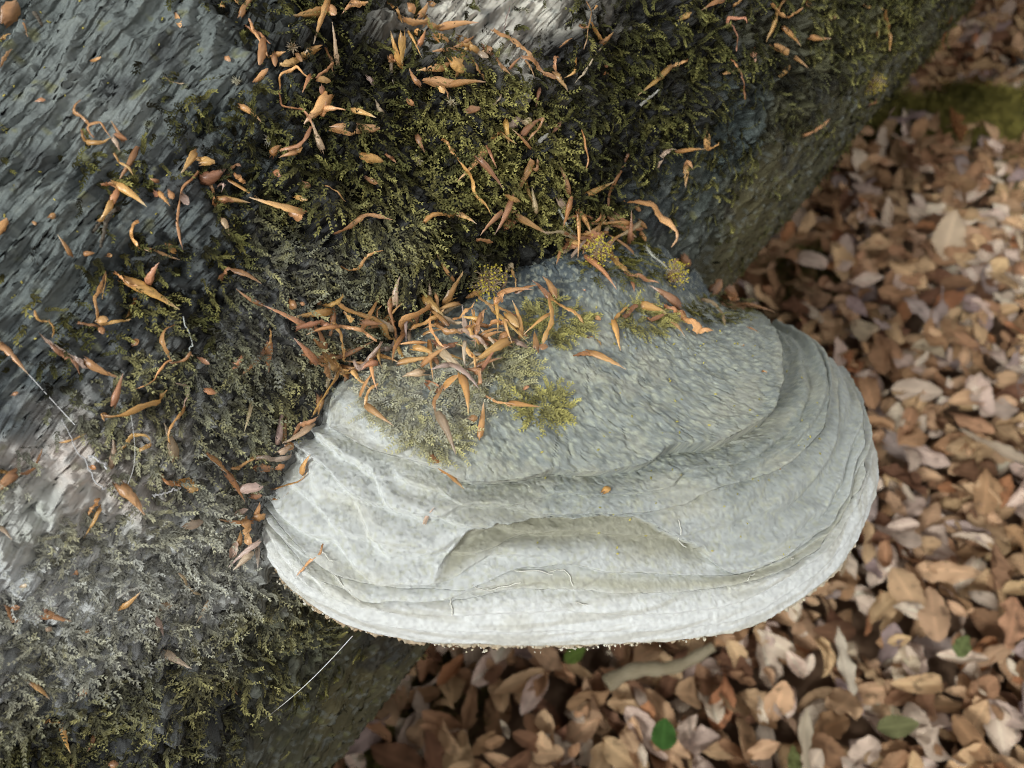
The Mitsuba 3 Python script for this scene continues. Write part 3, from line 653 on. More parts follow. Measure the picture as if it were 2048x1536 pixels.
r0 11 91,1433 110,1428 137,1436;b0 13 137,1438 154,1492;b1 10 186,1463 171,1497;r1 8 429,1359 450,1370 480,1386;f1 13 221,1526 241,1529;r1 10 139,1519 156,1532;f2 11 101,1249 111,1256;f1 8 169,1255 181,1259
f1 12 1609,7 1623,16;r0 11 1719,6 1745,20 1761,20;r1 9 1759,20 1768,60 1773,97;r1 9 1749,44 1752,77;f1 12 1649,41 1671,35;b0 12 1611,74 1656,77;r0 8 1597,273 1620,265 1656,234;r1 9 1894,32 1885,65 1878,97;f2 9 1789,213 1775,231;r1 9 1731,211 1751,197
'''
TONES = [((.34, .17, .060), (.50, .28, .115), (.60, .48, .37)), ((.24, .11, .05), (.37, .185, .09), (.50, .36, .26)), ((.32, .235, .17), (.40, .30, .23), (.48, .41, .36))]
PILE = np.zeros((GH, GW))
REGIONS = [  # where a scale lies, by its middle pixel: first that fits
    (lambda x, y: x > 1410 and y > 555 and y < 640, 'behind the right cap shoulder'),
    (lambda x, y: which_at(x, y) == 2 and y > 830 and x > 560, 'on the pale cap front'),
    (lambda x, y: 560 < x < 1060 and 590 < y < 830, 'in heap where cap joins'),
    (lambda x, y: 430 < x < 660 and 780 < y < 1150, 'packed beside the cap left'),
    (lambda x, y: 1090 < x < 1420 and 380 < y < 600, 'on knob above the cap'),
    (lambda x, y: which_at(x, y) == 2, 'on the grey cap top'),
    (lambda x, y: 750 < x < 1050 and y < 215, 'in drift at top edge'),
    (lambda x, y: 430 < x < 790 and y < 340, 'on dark moss near top'),
    (lambda x, y: x + .6 * y < 460 and y < 700, 'on bare bark upper left'),
    (lambda x, y: x >= 1090 and y < 380, 'on shaded moss upper right'),
    (lambda x, y: x >= 780 and y < 610, 'on golden moss above cap'),
    (lambda x, y: y < 600, 'on moss beside bare bark'),
    (lambda x, y: y < 880, 'on moss left of cap'),
    (lambda x, y: y < 1160, 'on dusty pale left moss'),
    (lambda x, y: True, 'on trunk at bottom left')]


def which_at(x, y):
    return int(which[min(max(int(y / CELL + O_), 0), GH - 1), min(max(int(x / CELL + O_), 0), GW - 1)])


def resample(p, n):
    a = np.concatenate([[0], np.cumsum(np.linalg.norm(np.diff(p, axis=0), axis=1))])
    return PchipInterpolator(a / a[-1], p)(np.linspace(0, 1, n)) if len(p) > 2 else p[0] + (p[1] - p[0]) * np.linspace(0, 1, n)[:, None]


def scale_piece(kind, tone, wpx, pts, sd):
    r = np.random.default_rng(1000 + sd)
    pts = np.array(pts, float)
    n = {'b': 15, 'r': 25, 'f': 9}[kind]
    m = {'b': 11, 'r': 6, 'f': 7}[kind]
    q = resample(pts, n)
    P, N, z, _ = surf(q[:, 0], q[:, 1])
    N = unit(gaussian_filter(N, (3, 0), mode='nearest') + .35 * unit(CAM - P))
    P = np.stack([gaussian_filter(P[:, k], 3, mode='nearest') for k in range(3)], 1)
    if kind != 'r':                                  # stiff pieces stay straight
        dist_ = (np.stack([P[0], P[-1]]) - CAM) @ FW
        most = .8 * np.hypot(*(q[-1] - q[0])) / FPX * z.min()
        dist_ = z.mean() + np.clip(dist_ - z.mean(), -most / 2, most / 2)
        P = CAM + ray(q[[0, -1], 0], q[[0, -1], 1]) * dist_[:, None]
        P = P[0] + (P[1] - P[0]) * np.linspace(0, 1, n)[:, None]
        N = np.broadcast_to(unit(N.mean(0)), N.shape)
    else:                                            # limp ones follow the ground, smoothed
        zz = gaussian_filter(np.minimum(z, z.min() + .03), 4, mode='nearest')
        P = CAM + ray(q[:, 0], q[:, 1]) * zz[:, None]
    w = wpx / FPX * z.mean() * {'b': .94, 'r': .78, 'f': 1.05}[kind]
    u = np.linspace(0, 1, n)
    gx, gy = np.clip((q[:, 0] / CELL + O_).astype(int), 0, GW - 1), np.clip((q[:, 1] / CELL + O_).astype(int), 0, GH - 1)
    on_moss = (.0010 + .0028 * float(zones(*trunk_ts(P.mean(0)))[0])) if which_at(*pts.mean(0)) == 1 else (.0022 if pts.mean(0)[0] < 1120 and pts.mean(0)[1] < 880 else .0004)
    lift = PILE[gy, gx].max() * .55 + on_moss
    top = lift + w * .45
    for ddx in (-2, -1, 0, 1, 2):
        for ddy in (-2, -1, 0, 1, 2):
            k = np.clip(gy + ddy, 0, GH - 1), np.clip(gx + ddx, 0, GW - 1)
            PILE[k] = np.maximum(PILE[k], min(top, .008))
    if kind == 'r':
        lift = lift + .0022 * r.random() * np.sin(u * np.pi * r.uniform(1, 2.6) + r.uniform(0, 3)) ** 2
    elif kind == 'b':
        lift = lift + r.uniform(-.0006, .0022) * (u - .5) + .0008 * np.sin(u * np.pi)
    C = P + N * (lift if np.ndim(lift) else np.full(n, lift))[:, None]
    T = unit(np.gradient(C, axis=0))
    B = unit(np.cross(T, N))
    N = np.cross(B, T)
    if kind == 'b':
        C = C + B * (r.normal(0, .025) * np.sin(u * np.pi))[:, None] * np.linalg.norm(P[-1] - P[0])
        th = np.linspace(-1, 1, m) * r.uniform(1.45, 2.5)
        prof = (.72 + .28 * np.sin(np.minimum(u / .25, 1) * np.pi / 2)) * np.clip((1 - u) / .75, 0, 1) ** .95 + .02
        roll = r.uniform(-1.1, 1.1) + r.normal(0, .15) * u
        wid, flat, rise = w / 2 * prof, r.uniform(.6, .95), .6
    elif kind == 'r':
        th = np.linspace(-1, 1, m) * r.uniform(.7, 1.5)
        prof = (.5 + .5 * np.sin(np.pi * (.12 + .8 * u))) * (1 + .22 * np.sin(u * 9 + r.uniform(0, 6)) + .12 * np.sin(u * 23 + r.uniform(0, 6))) * np.clip((1.02 - u) / .18, .12, 1)
        roll = np.cumsum(r.normal(0, .12, n)) + r.normal(0, .6) + .12 * np.sin(u * 15)
        wid, flat, rise = w / 2 / math.sin(min(th[-1], 1.5)) * prof, 1.0, .2
    else:
        th = np.linspace(-1, 1, m) * r.uniform(.9, 1.4)
        prof = np.sin(np.pi * (.07 + .90 * u)) ** .65
        roll = r.normal(0, .35) + 0 * u + (np.pi if r.random() < .3 else 0)
        wid, flat, rise = w / 2 / math.sin(th[-1]) * prof, .8, .3
    ang = th[None, :] + np.broadcast_to(roll, (n,))[:, None]
    ragged = 1 + .10 * r.normal(0, 1, (n, m)) * (np.abs(np.linspace(-1, 1, m)) > .8)
    x, y = np.sin(ang) * wid[:, None] * ragged, (np.cos(ang) - (.55 if kind != 'b' else 0)) * wid[:, None] * flat
    V = C[:, None] + x[..., None] * B[:, None] + (y + rise * wid[:, None] * flat)[..., None] * N[:, None]
    V[0] += T[0] * (r.normal(0, .28, m) * w)[:, None]
    V[-1] = V[-1].mean(0) * .5 + V[-1] * .5
    V += r.normal(0, .10 if kind == 'r' else .055, V.shape) * w * .5
    a, b_, c_ = TONES[tone]
    k = r.uniform(.7, 1.3) * np.array([1, r.uniform(.92, 1.08), r.uniform(.72, 1.08)])
    col = mixc(a, b_, np.broadcast_to(smooth(0, .5, u)[:, None], (n, m)))
    tipw = smooth(.66, 1.0, u) * (r.uniform(.3, 1) if kind == 'b' else .3 * r.random())
    col = mixc(col, c_, np.broadcast_to(tipw[:, None], (n, m)))
    stripe = .70 + .60 * r.random(m)
    stripe = .6 * stripe + .4 * np.roll(stripe, 1)
    col = col * stripe[None, :, None] * k[None, None] * (.92 + .16 * r.random((n, m)))[..., None]
    col = mixc(col, (.13, .06, .03), np.broadcast_to((smooth(.14, .0, u) * .55 * (r.random() < .6))[:, None], (n, m)))
    f = grid_faces(n, m)
    return mikit.ply(trimesh.Trimesh(V.reshape(-1, 3), np.vstack([f[:, [0, 1, 2]], f[:, [0, 2, 3]]]), process=False), 'papery_scale', smooth=True, color=np.clip(col.reshape(-1, 3), .01, .9)), C


ITEMS = []
for item in SCALES.replace('\n', ';').split(';'):
    if item.strip():
        h, w, *pp = item.split()
        ITEMS.append((h[0], int(h[1]), float(w), [tuple(map(float, p.split(','))) for p in pp]))
DIRS = ['right', 'lower right', 'down', 'lower left', 'left', 'upper left', 'up', 'upper right']


def distinct(rows):
    """Labels for look-alikes: rows of (label, x, y); where a label is shared, its rows are counted from the left."""
    by = {}
    for k, (lab, x, y) in enumerate(rows):
        by.setdefault(lab, []).append((x, k))
    ords = ['leftmost'] + [k + ' from left' for k in ('second', 'third', 'fourth', 'fifth', 'sixth', 'seventh', 'eighth', 'ninth', 'tenth')]
    out = [r[0] for r in rows]
    for lab, ks in by.items():
        if 1 < len(ks) <= len(ords):
            ks.sort()
            for i, (_, k) in enumerate(ks):
                out[k] = lab + ', ' + ('rightmost' if i == len(ks) - 1 else ords[i])
    return out


for k in range(80):                                # the heap where cap and trunk meet lies several scales deep
    a, rr = rng.uniform(0, 2 * np.pi), math.sqrt(rng.random())
    cx, cy = (830, 690) if k < 60 else (1190, 470)
    cx, cy = cx + rr * math.cos(a) * (210 if k < 60 else 75), cy + rr * math.sin(a) * (85 if k < 60 else 40) - (.10 * rr * math.cos(a) * 200 if k < 60 else 0)
    al, L = rng.uniform(0, 2 * np.pi), rng.uniform(38, 88)
    d = np.array([math.cos(al), math.sin(al)]) * L / 2
    kd = 'b' if rng.random() < .72 else 'r'
    mid_ = (cx + rng.normal(0, 10), cy + rng.normal(0, 10))
    pp = [(cx - d[0], cy - d[1]), (cx + d[0], cy + d[1])]
    ITEMS.insert(int(rng.integers(0, len(ITEMS))), (kd, int(rng.choice(3, p=[.5, .3, .2])), rng.uniform(8, 13), pp if kd == 'b' else [pp[0], mid_, pp[1]]))
rows = []
for kind, tone, w, pts in ITEMS:
    a, b = np.array(pts[0]), np.array(pts[-1])
    L = np.hypot(*(b - a)) if kind != 'r' else np.hypot(*np.diff(np.array(pts), axis=0).T).sum()
    mx, my = np.array(pts).mean(0)
    where = next(t for f, t in REGIONS if f(mx, my))
    size = 'long' if L > 72 else 'medium' if L > 36 else 'small'
    tw = ['amber', 'brown', 'dusty'][tone]
    if kind == 'b':
        lab = f'{size} {tw} pointed bud scale, tip {DIRS[int(round(math.degrees(math.atan2(*(b - a)[::-1])) / 45)) % 8]}, {where}'
    elif kind == 'r':
        o = ['level', 'falling', 'upright', 'rising'][int(round(math.degrees(math.atan2(*(b - a)[::-1])) / 45)) % 4]
        lab = f'{size} {tw} curled strap, {o}, {where}'
    else:
        lab = f'{"short" if L < 22 else "broad"} {tw} scale flake {where}'
    rows.append((lab, mx, my))
labs = distinct(rows)
for k, (kind, tone, w, pts) in enumerate(ITEMS):
    shp, _ = scale_piece(kind, tone, w, pts, k)
    put(*{'b': ('bud_scale', shp, labs[k], 'bud scale', 'pointed bud scales shed on the trunk and fungus'), 'r': ('papery_strap', shp, labs[k], 'papery strap', 'curled papery straps shed on the trunk and fungus'),
          'f': ('scale_flake', shp, labs[k], 'scale flake', 'flat flakes of bud scales on the trunk and fungus')}[kind])

# ------------------------------------------------------------------ withered beech catkins, fibres and spider silk
def fluff(cx, cy, rpx, seed, lab, stalk=None, yellow=1.0, hairc=(.42, .33, .22)):
    r = np.random.default_rng(seed)
    P, N, z, _ = surf(np.array([cx]), np.array([cy]))
    P, N, rad = P[0], unit(N[0] + .3 * unit(CAM - P[0])), rpx / FPX * z[0]
    c = P + N * rad * .75
    t = thing('beech_catkin', lab, 'catkin', 'withered catkins on the trunk')
    hairs, anth = Bag(), Bag()
    octa = trimesh.creation.icosphere(subdivisions=0)
    for k in range(200 if yellow else 70):
        d = unit(r.normal(0, 1, 3) + .5 * N)
        L = rad * r.uniform(.55, 1.15)
        b = unit(np.cross(d, r.normal(0, 1, 3)))
        path = c + d * np.linspace(.1, 1, 4)[:, None] * L + b * (np.linspace(0, 1, 4) ** 2)[:, None] * L * r.uniform(-.7, .7)
        v, f = tube(path, np.linspace(.00013, .00005, 4), 3)
        hairs.add(v, f, np.array(hairc) * r.uniform(.7, 1.3))
        if k < 120 * yellow:
            v = octa.vertices * np.array([1, 1, 1.8]) @ trimesh.transformations.random_rotation_matrix(r.random(3))[:3, :3]
            anth.add(v * .00034 + path[-1], octa.faces, np.array([.44, .36, .05]) * r.uniform(.7, 1.25))
    put('hairs', hairs.ply('plain', True), parent=t)
    if yellow > 0:
        put('anthers', anth.ply('plain', False), parent=t)
    core = trimesh.creation.icosphere(subdivisions=2)
    put('flower_head', mikit.ply(trimesh.Trimesh(core.vertices * rad * .45 * (.8 + .4 * vnoise(core.vertices, 2.5, 5)[:, None]) + c - N * rad * .2, core.faces), 'plain', smooth=True,
                                 color=np.broadcast_to(np.array([.20, .12, .05]), (len(core.vertices), 3))), parent=t)
    if stalk is not None:
        q = resample(np.array(stalk, float), 14)
        P, N, _, _ = surf(q[:, 0], q[:, 1])
        path = P + N * (.0022 + .001 * np.sin(np.linspace(0, 3, 14)))[:, None]
        v, f = tube(path, .0005, 6)
        b = Bag()
        b.add(v, f, (.40, .40, .33))
        for i in range(90):
            k = r.integers(0, 14)
            e = path[k] + r.normal(0, .0009, 3)
            v, f = tube(np.stack([path[k], (path[k] + e) / 2 + r.normal(0, .0001, 3), e]), .00006, 3)
            b.add(v, f, (.5, .5, .44))
        put('stalk', b.ply('plain', True), parent=t)


fluff(965, 552, 36, 1, 'round yellow green catkin with tan hairs on moss above the scale heap')
fluff(1198, 522, 30, 2, 'yellow catkin with a pale downy stalk lying on the blue grey knob', [(1118, 416), (1140, 455), (1170, 482), (1195, 505)])
fluff(1338, 562, 27, 3, 'golden catkin with short grey stalk at the right of the knob', [(1288, 502), (1296, 520), (1320, 540), (1335, 555)])
fluff(1737, 168, 20, 4, 'small yellow catkin in the shade near the right edge of the trunk')
fluff(586, 90, 14, 5, 'small pale tuft of hairs between bud scales at upper left centre', yellow=0)
fluff(536, 272, 14, 6, 'small whitish tuft of hairs on dark moss left of the upright dusty scale', yellow=0, hairc=(.55, .52, .42))
fluff(476, 166, 11, 7, 'small grey tuft of hairs on the bark beside the moss edge', yellow=0, hairc=(.40, .38, .28))
fluff(565, 822, 7, 8, 'tiny white ball of down on a dusty bud scale left of the cap', yellow=0, hairc=(.7, .7, .66))
fluff(905, 205, 11, 9, 'small pale knot of hairs on moss under the drift of scales', yellow=0, hairc=(.5, .44, .3))
fluff(833, 318, 12, 10, 'pale rounded tuft of hairs in the golden moss', yellow=0, hairc=(.45, .4, .27))
fluff(984, 258, 11, 11, 'pale tuft beside the long amber scale on golden moss', yellow=0, hairc=(.45, .4, .27))


def strand(name, pts, rad, lab, cat, lift=.002, colr=(.6, .6, .58), group=None, kinds='plain', n=24, wob=0.0):
    q = resample(np.array(pts, float), n)
    P, N, _, _ = surf(q[:, 0], q[:, 1])
    P = np.stack([gaussian_filter(P[:, k], 2.5, mode='nearest') for k in range(3)], 1)
    lift_ = np.asarray(lift) if np.ndim(lift) else np.full(n, lift)
    path = P + N * lift_[:, None] + rng.normal(0, 1, (n, 3)) * wob
    v, f = tube(path, rad if np.ndim(rad) else np.full(n, rad), 6)
    b = Bag()
    b.add(v, f, colr)
    return put(name, b.ply(kinds, True), lab, cat, group)


def free_strand(name, a, za, b_, zb, rad, lab, cat, colr):
    p, q = CAM + ray(*a) * za, CAM + ray(*b_) * zb
    t = np.linspace(0, 1, 16)[:, None]
    v, f = tube(p + (q - p) * t + np.array([0, 0, -.004]) * np.sin(t * np.pi), np.full(16, rad), 5)
    b = Bag()
    b.add(v, f, colr)
    put(name, b.ply('plain', True), lab, cat, 'spider silk on trunk and fungus')


sz = lambda x, y: float(surf(np.array([x]), np.array([y]))[2][0])
free_strand('spider_silk', (705, 1272), .268, (520, 1445), sz(520, 1445) - .004, .00012, 'fine white silk thread slanting from the lower rim of the fungus to the shaded bark', 'spider silk', (.75, .75, .72))
free_strand('spider_silk', (58, 749), sz(58, 749) - .003, (150, 850), sz(150, 850) - .004, .00013, 'silk thread running down right from the brown scale at the left edge', 'spider silk', (.7, .7, .7))
free_strand('spider_silk', (262, 830), sz(262, 830) - .006, (256, 968), sz(256, 968) - .004, .00007, 'hair thin upright silk thread above the wide amber scale on dusty moss', 'spider silk', (.6, .6, .58))
free_strand('spider_silk', (405, 905), sz(405, 905) - .004, (520, 990), sz(520, 990) - .004, .00007, 'silk thread across the scales packed at the left end of the fungus', 'spider silk', (.6, .6, .55))
strand('spider_silk', [(122, 830), (150, 900), (180, 945), (225, 978)], np.linspace(.00009, .00022, 24), 'torn white web strand widening over the pale bark patch at left', 'spider silk', .003, (.5, .5, .5), 'spider silk on trunk and fungus', wob=.00015)
strand('spider_silk', [(178, 905), (200, 925), (215, 945)], .0003, 'short white web scrap right of the torn strand', 'spider silk', .003, (.55, .55, .55), 'spider silk on trunk and fungus', wob=.0003)
strand('spider_silk', [(305, 980), (330, 990), (345, 985), (358, 965)], .0003, 'white web strand under the brown shell in dusty moss', 'spider silk', .003, (.6, .6, .6), 'spider silk on trunk and fungus', wob=.0003)
strand('spider_silk', [(360, 638), (368, 665), (372, 690), (395, 705)], .0002, 'pale silk strand hooked over green moss left of the heap', 'spider silk', .003, (.55, .58, .55), 'spider silk on trunk and fungus')
for pts, lab in (([(246, 420), (215, 440), (182, 474)], 'thin dark twig leaning left below the large amber scale'), ([(227, 434), (212, 465), (199, 497)], 'thin dark twig hanging below the amber scale, next to another'),
                 ([(1078, 238), (1095, 268), (1118, 300)], 'short grey brown twig on dark moss above the knob'), ([(1274, 216), (1300, 195), (1322, 178)], 'thin brown twig below the long pale tipped scale at upper right'),
                 ([(312, 1157), (275, 1172), (234, 1192)], 'pale whitish twig on the dusty moss at lower left'), ([(1076, 293), (1090, 280), (1106, 269)], 'short pale chip of twig on dark moss beside a grey brown twig'),
                 ([(65, 30), (75, 45), (83, 58)], 'tiny black hooked twig at the upper left corner')):
    pale = 'pale' in lab
    strand('twig', pts, np.linspace(.0007, .0004, 24) * (1.3 if 'grey brown' in lab else 1), lab, 'twig', .002, (.42, .41, .36) if pale else (.10, .085, .065), wob=.00012)

# white fungal threads stuck to the front of the cap, and dropped yellow anthers lying about on it
fib = Bag()
for pts in ([(945, 1172), (975, 1180), (1010, 1172), (1040, 1165)], [(1095, 1145), (1125, 1140), (1140, 1158), (1145, 1178)], [(1030, 1143), (1070, 1142), (1105, 1150)], [(1355, 1040), (1362, 1060), (1355, 1080), (1372, 1095)],
            [(1492, 1162), (1500, 1152), (1508, 1148)], [(1580, 1125), (1585, 1118)], [(640, 1100), (665, 1125)], [(660, 1140), (700, 1185), (720, 1205)], [(1150, 1205), (1175, 1210)], [(900, 1195), (905, 1230)]):
    q = resample(np.array(pts, float), 10)
    P, N, _, _ = surf(q[:, 0], q[:, 1])
    v, f = tube(P + N * .0006 + rng.normal(0, .00018, (10, 3)), np.full(10, .00018), 5)
    fib.add(v, f, (.66, .65, .58))
put('fibres', fib.ply('plain', True), kind='stuff', parent=fungus)
an = Bag()
oct_ = trimesh.creation.icosphere(subdivisions=0)
px, py = np.concatenate([rng.uniform(1060, 1640, 75), rng.uniform(1180, 1480, 50), rng.uniform(0, 700, 70)]), np.concatenate([rng.uniform(640, 1110, 75), rng.uniform(600, 700, 50), rng.uniform(0, 700, 70)])
P, N, _, w = surf(px, py)
for p, n, w_ in zip(P, N, w):
    v = oct_.vertices * np.array([1, 1, 2.2]) @ trimesh.transformations.random_rotation_matrix(rng.random(3))[:3, :3]
    an.add(v * rng.uniform(.00018, .00034) + p + n * .0003, oct_.faces, np.array([.42, .36, .09]) * rng.uniform(.6, 1.2))
put('fallen_anthers', an.ply('plain', False), 'tiny yellow anthers scattered over the grey cap and bark', 'pollen', kind='stuff')
# ------------------------------------------------------------------ forest floor
gx = np.concatenate([np.linspace(-60, -1.6, 24)[:-1], np.linspace(-1.6, 2.4, 110), np.linspace(2.4, 60, 24)[1:]])
gy = np.concatenate([np.linspace(-60, -1.2, 24)[:-1], np.linspace(-1.2, 3.2, 120), np.linspace(3.2, 60, 24)[1:]])
GX, GY = np.meshgrid(gx, gy, indexing='ij')
G3 = np.stack([GX, GY, 0 * GX], -1)


def floor_z(x, y):
    p = np.stack([np.asarray(x, float), np.asarray(y, float), 0 * np.asarray(x, float)], -1)
    return .035 * (vnoise(p, 2.2, 91, 2) - .5) + .02 * (vnoise(p, 9, 92, 2) - .5)


GZ = floor_z(GX, GY)
gc = mixc((.055, .034, .022), (.15, .092, .056), vnoise(G3, 14, 93, 3))
far_ = smooth(2, 5, np.hypot(GX, GY))
gc = mixc(gc, mixc((.14, .085, .05), (.24, .15, .09), vnoise(G3, 8, 94, 3)), far_)
gf = grid_faces(len(gx), len(gy))
put('forest_floor', mikit.ply(trimesh.Trimesh(np.stack([GX, GY, GZ], -1).reshape(-1, 3), np.vstack([gf[:, [0, 1, 2]], gf[:, [0, 2, 3]]]), process=False), 'soil', smooth=True, color=np.clip(gc.reshape(-1, 3), .005, .9)),
    'brown woodland floor buried under fallen beech leaves', 'ground', kind='structure')


def leaf_points(r, L, W, curl, bend, fold, nu, nw, twist):
    u, w = np.meshgrid(np.linspace(0, 1, nu), np.linspace(-1, 1, nw), indexing='ij')
    half = W / 2 * np.sin(np.pi * np.clip(u, .0, 1) ** .86) ** .72 * (1 - .12 * u)
    half = half * (1 - r.uniform(.0, .5) ** 2 * np.exp(-((u - r.uniform(.2, .9)) / .08) ** 2) * (w * r.choice([-1, 1]) > 0)) * (1 + .05 * np.sin(u * 40 + 3 * np.sign(w)) * (np.abs(w) > .9)) + L * .004
    vein = .030 * L * .25 * np.sin(2 * np.pi * (6.5 * u - 1.5 * np.abs(w))) * np.abs(w) * (1 - .3 * np.abs(w))
    x = u * L
    wv = r.uniform(.1, .34) * half * np.sin(u * r.uniform(8, 18) + r.uniform(0, 6) + 2 * np.sign(w)) * np.abs(w) ** 2
    a = np.abs(w) * half                            # rolled: the blade bends round its midrib
    k = curl
    ang = fold * np.sign(w) + k * w * half
    y = np.where(np.abs(k * half) > 1e-3, (np.sin(fold + k * a) - math.sin(fold)) / k, a * math.cos(fold)) * np.sign(w)
    z = np.where(np.abs(k * half) > 1e-3, (math.cos(fold) - np.cos(fold + k * a)) / k, a * math.sin(fold)) + vein * (abs(k) < 60) + wv
    th = bend * (u - .4)
    R_ = L / bend if abs(bend) > 1e-3 else 1e6
    X = R_ * np.sin(th) - z * np.sin(th)
    Zz = R_ * (1 - np.cos(th)) + z * np.cos(th)
    tw = twist * (u - .5)
    Y2, Z2 = y * np.cos(tw) - Zz * np.sin(tw) * .5, Zz + y * np.sin(tw)
    return np.stack([X, Y2, Z2], -1), u, w


LT = [((.45, .295, .185), 'tan'), ((.32, .185, .105), 'mid brown'), ((.15, .078, .046), 'dark brown'), ((.54, .42, .32), 'pale'), ((.33, .25, .215), 'greyish'), ((.31, .145, .068), 'russet')]
NL = 68000
lx, ly = rng.uniform(-1.0, 2.3, NL), rng.uniform(-.75, 3.0, NL)
ppx, ppy, pz = project(np.stack([lx, ly, 0 * lx], -1))
inview = (pz > .2) & (ppx > 420) & (ppx < W_ + 200) & (ppy > -160) & (ppy < H_ + 240) & ((ppx - 640) * 1506 + (ppy - 1536) * 1260 > -420000)
keep = inview | (rng.random(NL) < .06)
lx, ly, inview, pz = lx[keep], ly[keep], inview[keep], pz[keep]
NL = len(lx)
stackz = rng.random(NL) ** .8
o = np.argsort(stackz)
print('leaves', NL, int(inview.sum()))
lx, ly, inview, pz, stackz = lx[o], ly[o], inview[o], pz[o], stackz[o]
LV = []
for i in range(NL):
    r = np.random.default_rng(5000 + i)
    L, W = r.uniform(.030, .056), 0
    L = L * (.5 if r.random() < .2 else 1)
    W = L * r.uniform(.42, .58)
    roll = r.random()
    if roll < .50:
        curl, shape = r.uniform(40, 110) * r.choice([-1, 1], p=[.25, .75]), 'rolled'
    elif roll < .76:
        curl, shape = r.uniform(10, 28) * r.choice([-1, 1]), 'cupped'
    else:
        curl, shape = r.uniform(-9, 9), 'flat'
    curl = curl if abs(curl) > 1 else 1.0
    fold = r.uniform(-.1, .45)
    if shape == 'flat' and r.random() < .25:
        fold, shape = r.uniform(.7, 1.15), 'folded'
    bend = r.normal(0, .9)
    tone = int(r.choice(6, p=[.38, .25, .08, .21, .05, .03]))
    LV.append([r, L, W, curl, bend, fold, shape, tone, r.uniform(0, 2 * np.pi), r.normal(0, .42), r.normal(0, .42), r.normal(0, 1.1)])
LZ = floor_z(lx, ly) + .003 + .042 * stackz
logy = on_ground(1900, 240)[1]
LZ = LZ + np.where((np.abs(ly - logy) < .05) & (lx > .35) & (rng.random(NL) < .3), .075, 0)


def leaf_mesh(i, fine):
    r, L, W, curl, bend, fold, shape, tone, az, tx, ty, tw = LV[i]
    r = np.random.default_rng(5000 + i)
    nu, nw = (23, 11) if fine else (9, 5)
    p, u, w = leaf_points(r, L, W, curl, bend, fold, nu, nw, tw)
    p = p - p.reshape(-1, 3).mean(0)
    ca, sa = math.cos(az), math.sin(az)
    Rm = np.array([[ca, -sa, 0], [sa, ca, 0], [0, 0, 1]]) @ trimesh.transformations.euler_matrix(tx, ty, 0)[:3, :3]
    p = p @ Rm.T
    p[..., 2] -= min(p[..., 2].min(), -.02) * .35
    p = p + [lx[i], ly[i], LZ[i]]
    c = np.array(LT[tone][0]) * r.uniform(.72, 1.22) * np.array([1, r.uniform(.95, 1.04), r.uniform(.88, 1.06)])
    c = np.broadcast_to(c, p.shape).copy()
    midrib = np.exp(-(w / .09) ** 2)
    vein = smooth(.80, 1.0, np.sin(2 * np.pi * (6.5 * u - 1.5 * np.abs(w)))) * .5
    c = mixc(c, np.minimum(c * 1.5, .75), np.clip(midrib * .6 + vein * .45, 0, 1))
    blot = vnoise(p, 60, 600, 2)
    c = c * (.72 + .56 * blot)[..., None]
    c = mixc(c, (.06, .035, .022), smooth(.66, .8, vnoise(p, 130, 601, 2)) * .6)
    return p, c, grid_faces(nu, nw)


# the 300 leaves that show largest: a coarse look at which of them the photograph's view meets first
SC = 6
zb, ib = np.full((H_ // SC, W_ // SC), 9.0), np.full((H_ // SC, W_ // SC), -1)
hide = depth[O_:O_ + H_ // CELL, O_:O_ + W_ // CELL][:: SC // CELL, :: SC // CELL]
sol = solid[O_:O_ + H_ // CELL, O_:O_ + W_ // CELL][:: SC // CELL, :: SC // CELL]
cache = {}
for i in range(NL):
    p, c, f = leaf_mesh(i, False)
    cache[i] = (p, c, f)
    if inview[i]:
        q = p
        for _ in range(2):
            q = np.stack([q, (q + np.roll(q, -1, 0)) / 2], 1).reshape(-1, q.shape[1], 3)[:-1]
        q = np.stack([q, (q + np.roll(q, -1, 1)) / 2], 2).reshape(q.shape[0], -1, 3)[:, :-1].reshape(-1, 3)
        x, y, z = project(q)
        gxx, gyy = (x / SC).astype(int), (y / SC).astype(int)
        k = (gxx >= 0) & (gxx < W_ // SC) & (gyy >= 0) & (gyy < H_ // SC)
        gxx, gyy, z = gxx[k], gyy[k], z[k]
        m = z < zb[gyy, gxx]
        zb[gyy[m], gxx[m]], ib[gyy[m], gxx[m]] = z[m], i
ib[sol[:H_ // SC, :W_ // SC]] = -1
count = np.bincount(ib[ib >= 0], minlength=NL)
best = set(np.argsort(-count)[:290].tolist())
cxs = {i: np.argwhere(ib == i).mean(0)[::-1] * SC for i in best}
GREEN = {}
rest, rows, shapes = Bag(), [], []
for i in range(NL):
    if i in best and count[i] > 0:
        p, c, f = leaf_mesh(i, True)
        x, y = cxs[i]
        tone, shape = LT[LV[i][7]][1], LV[i][6]
        if x > 1750:
            zone = 'near the right edge'
        elif y > 1300:
            zone = 'at the bottom below the fungus' if x < 1450 else 'at bottom right'
        else:
            zone = 'right of the fungus' if y > 620 else 'beside the right edge of the trunk'
        hgt = ['far up', 'upper', 'middle', 'lower', 'lowest'][min(int(y / 308), 4)] if x > 1750 else ''
        size = 'large' if count[i] > 160 else 'mid sized' if count[i] > 80 else 'buried'
        d = ['across', 'slanting down', 'upright', 'slanting up'][int(round(math.degrees(math.atan2(*(lambda a, b: (b[1] - a[1], b[0] - a[0]))(*[np.array(project(p[k, 5])[:2]) for k in (0, -1)]))) / 45)) % 4]
        rows.append((f'{size} {shape} {tone} leaf, {d}, {hgt + " " if hgt else ""}{zone}', x, y))
        b = Bag()
        b.add(p, f, c.reshape(-1, 3))
        shapes.append(b.ply('dry_leaf', True))
    else:
        p, c, f = cache[i]
        rest.add(p, f, c.reshape(-1, 3))
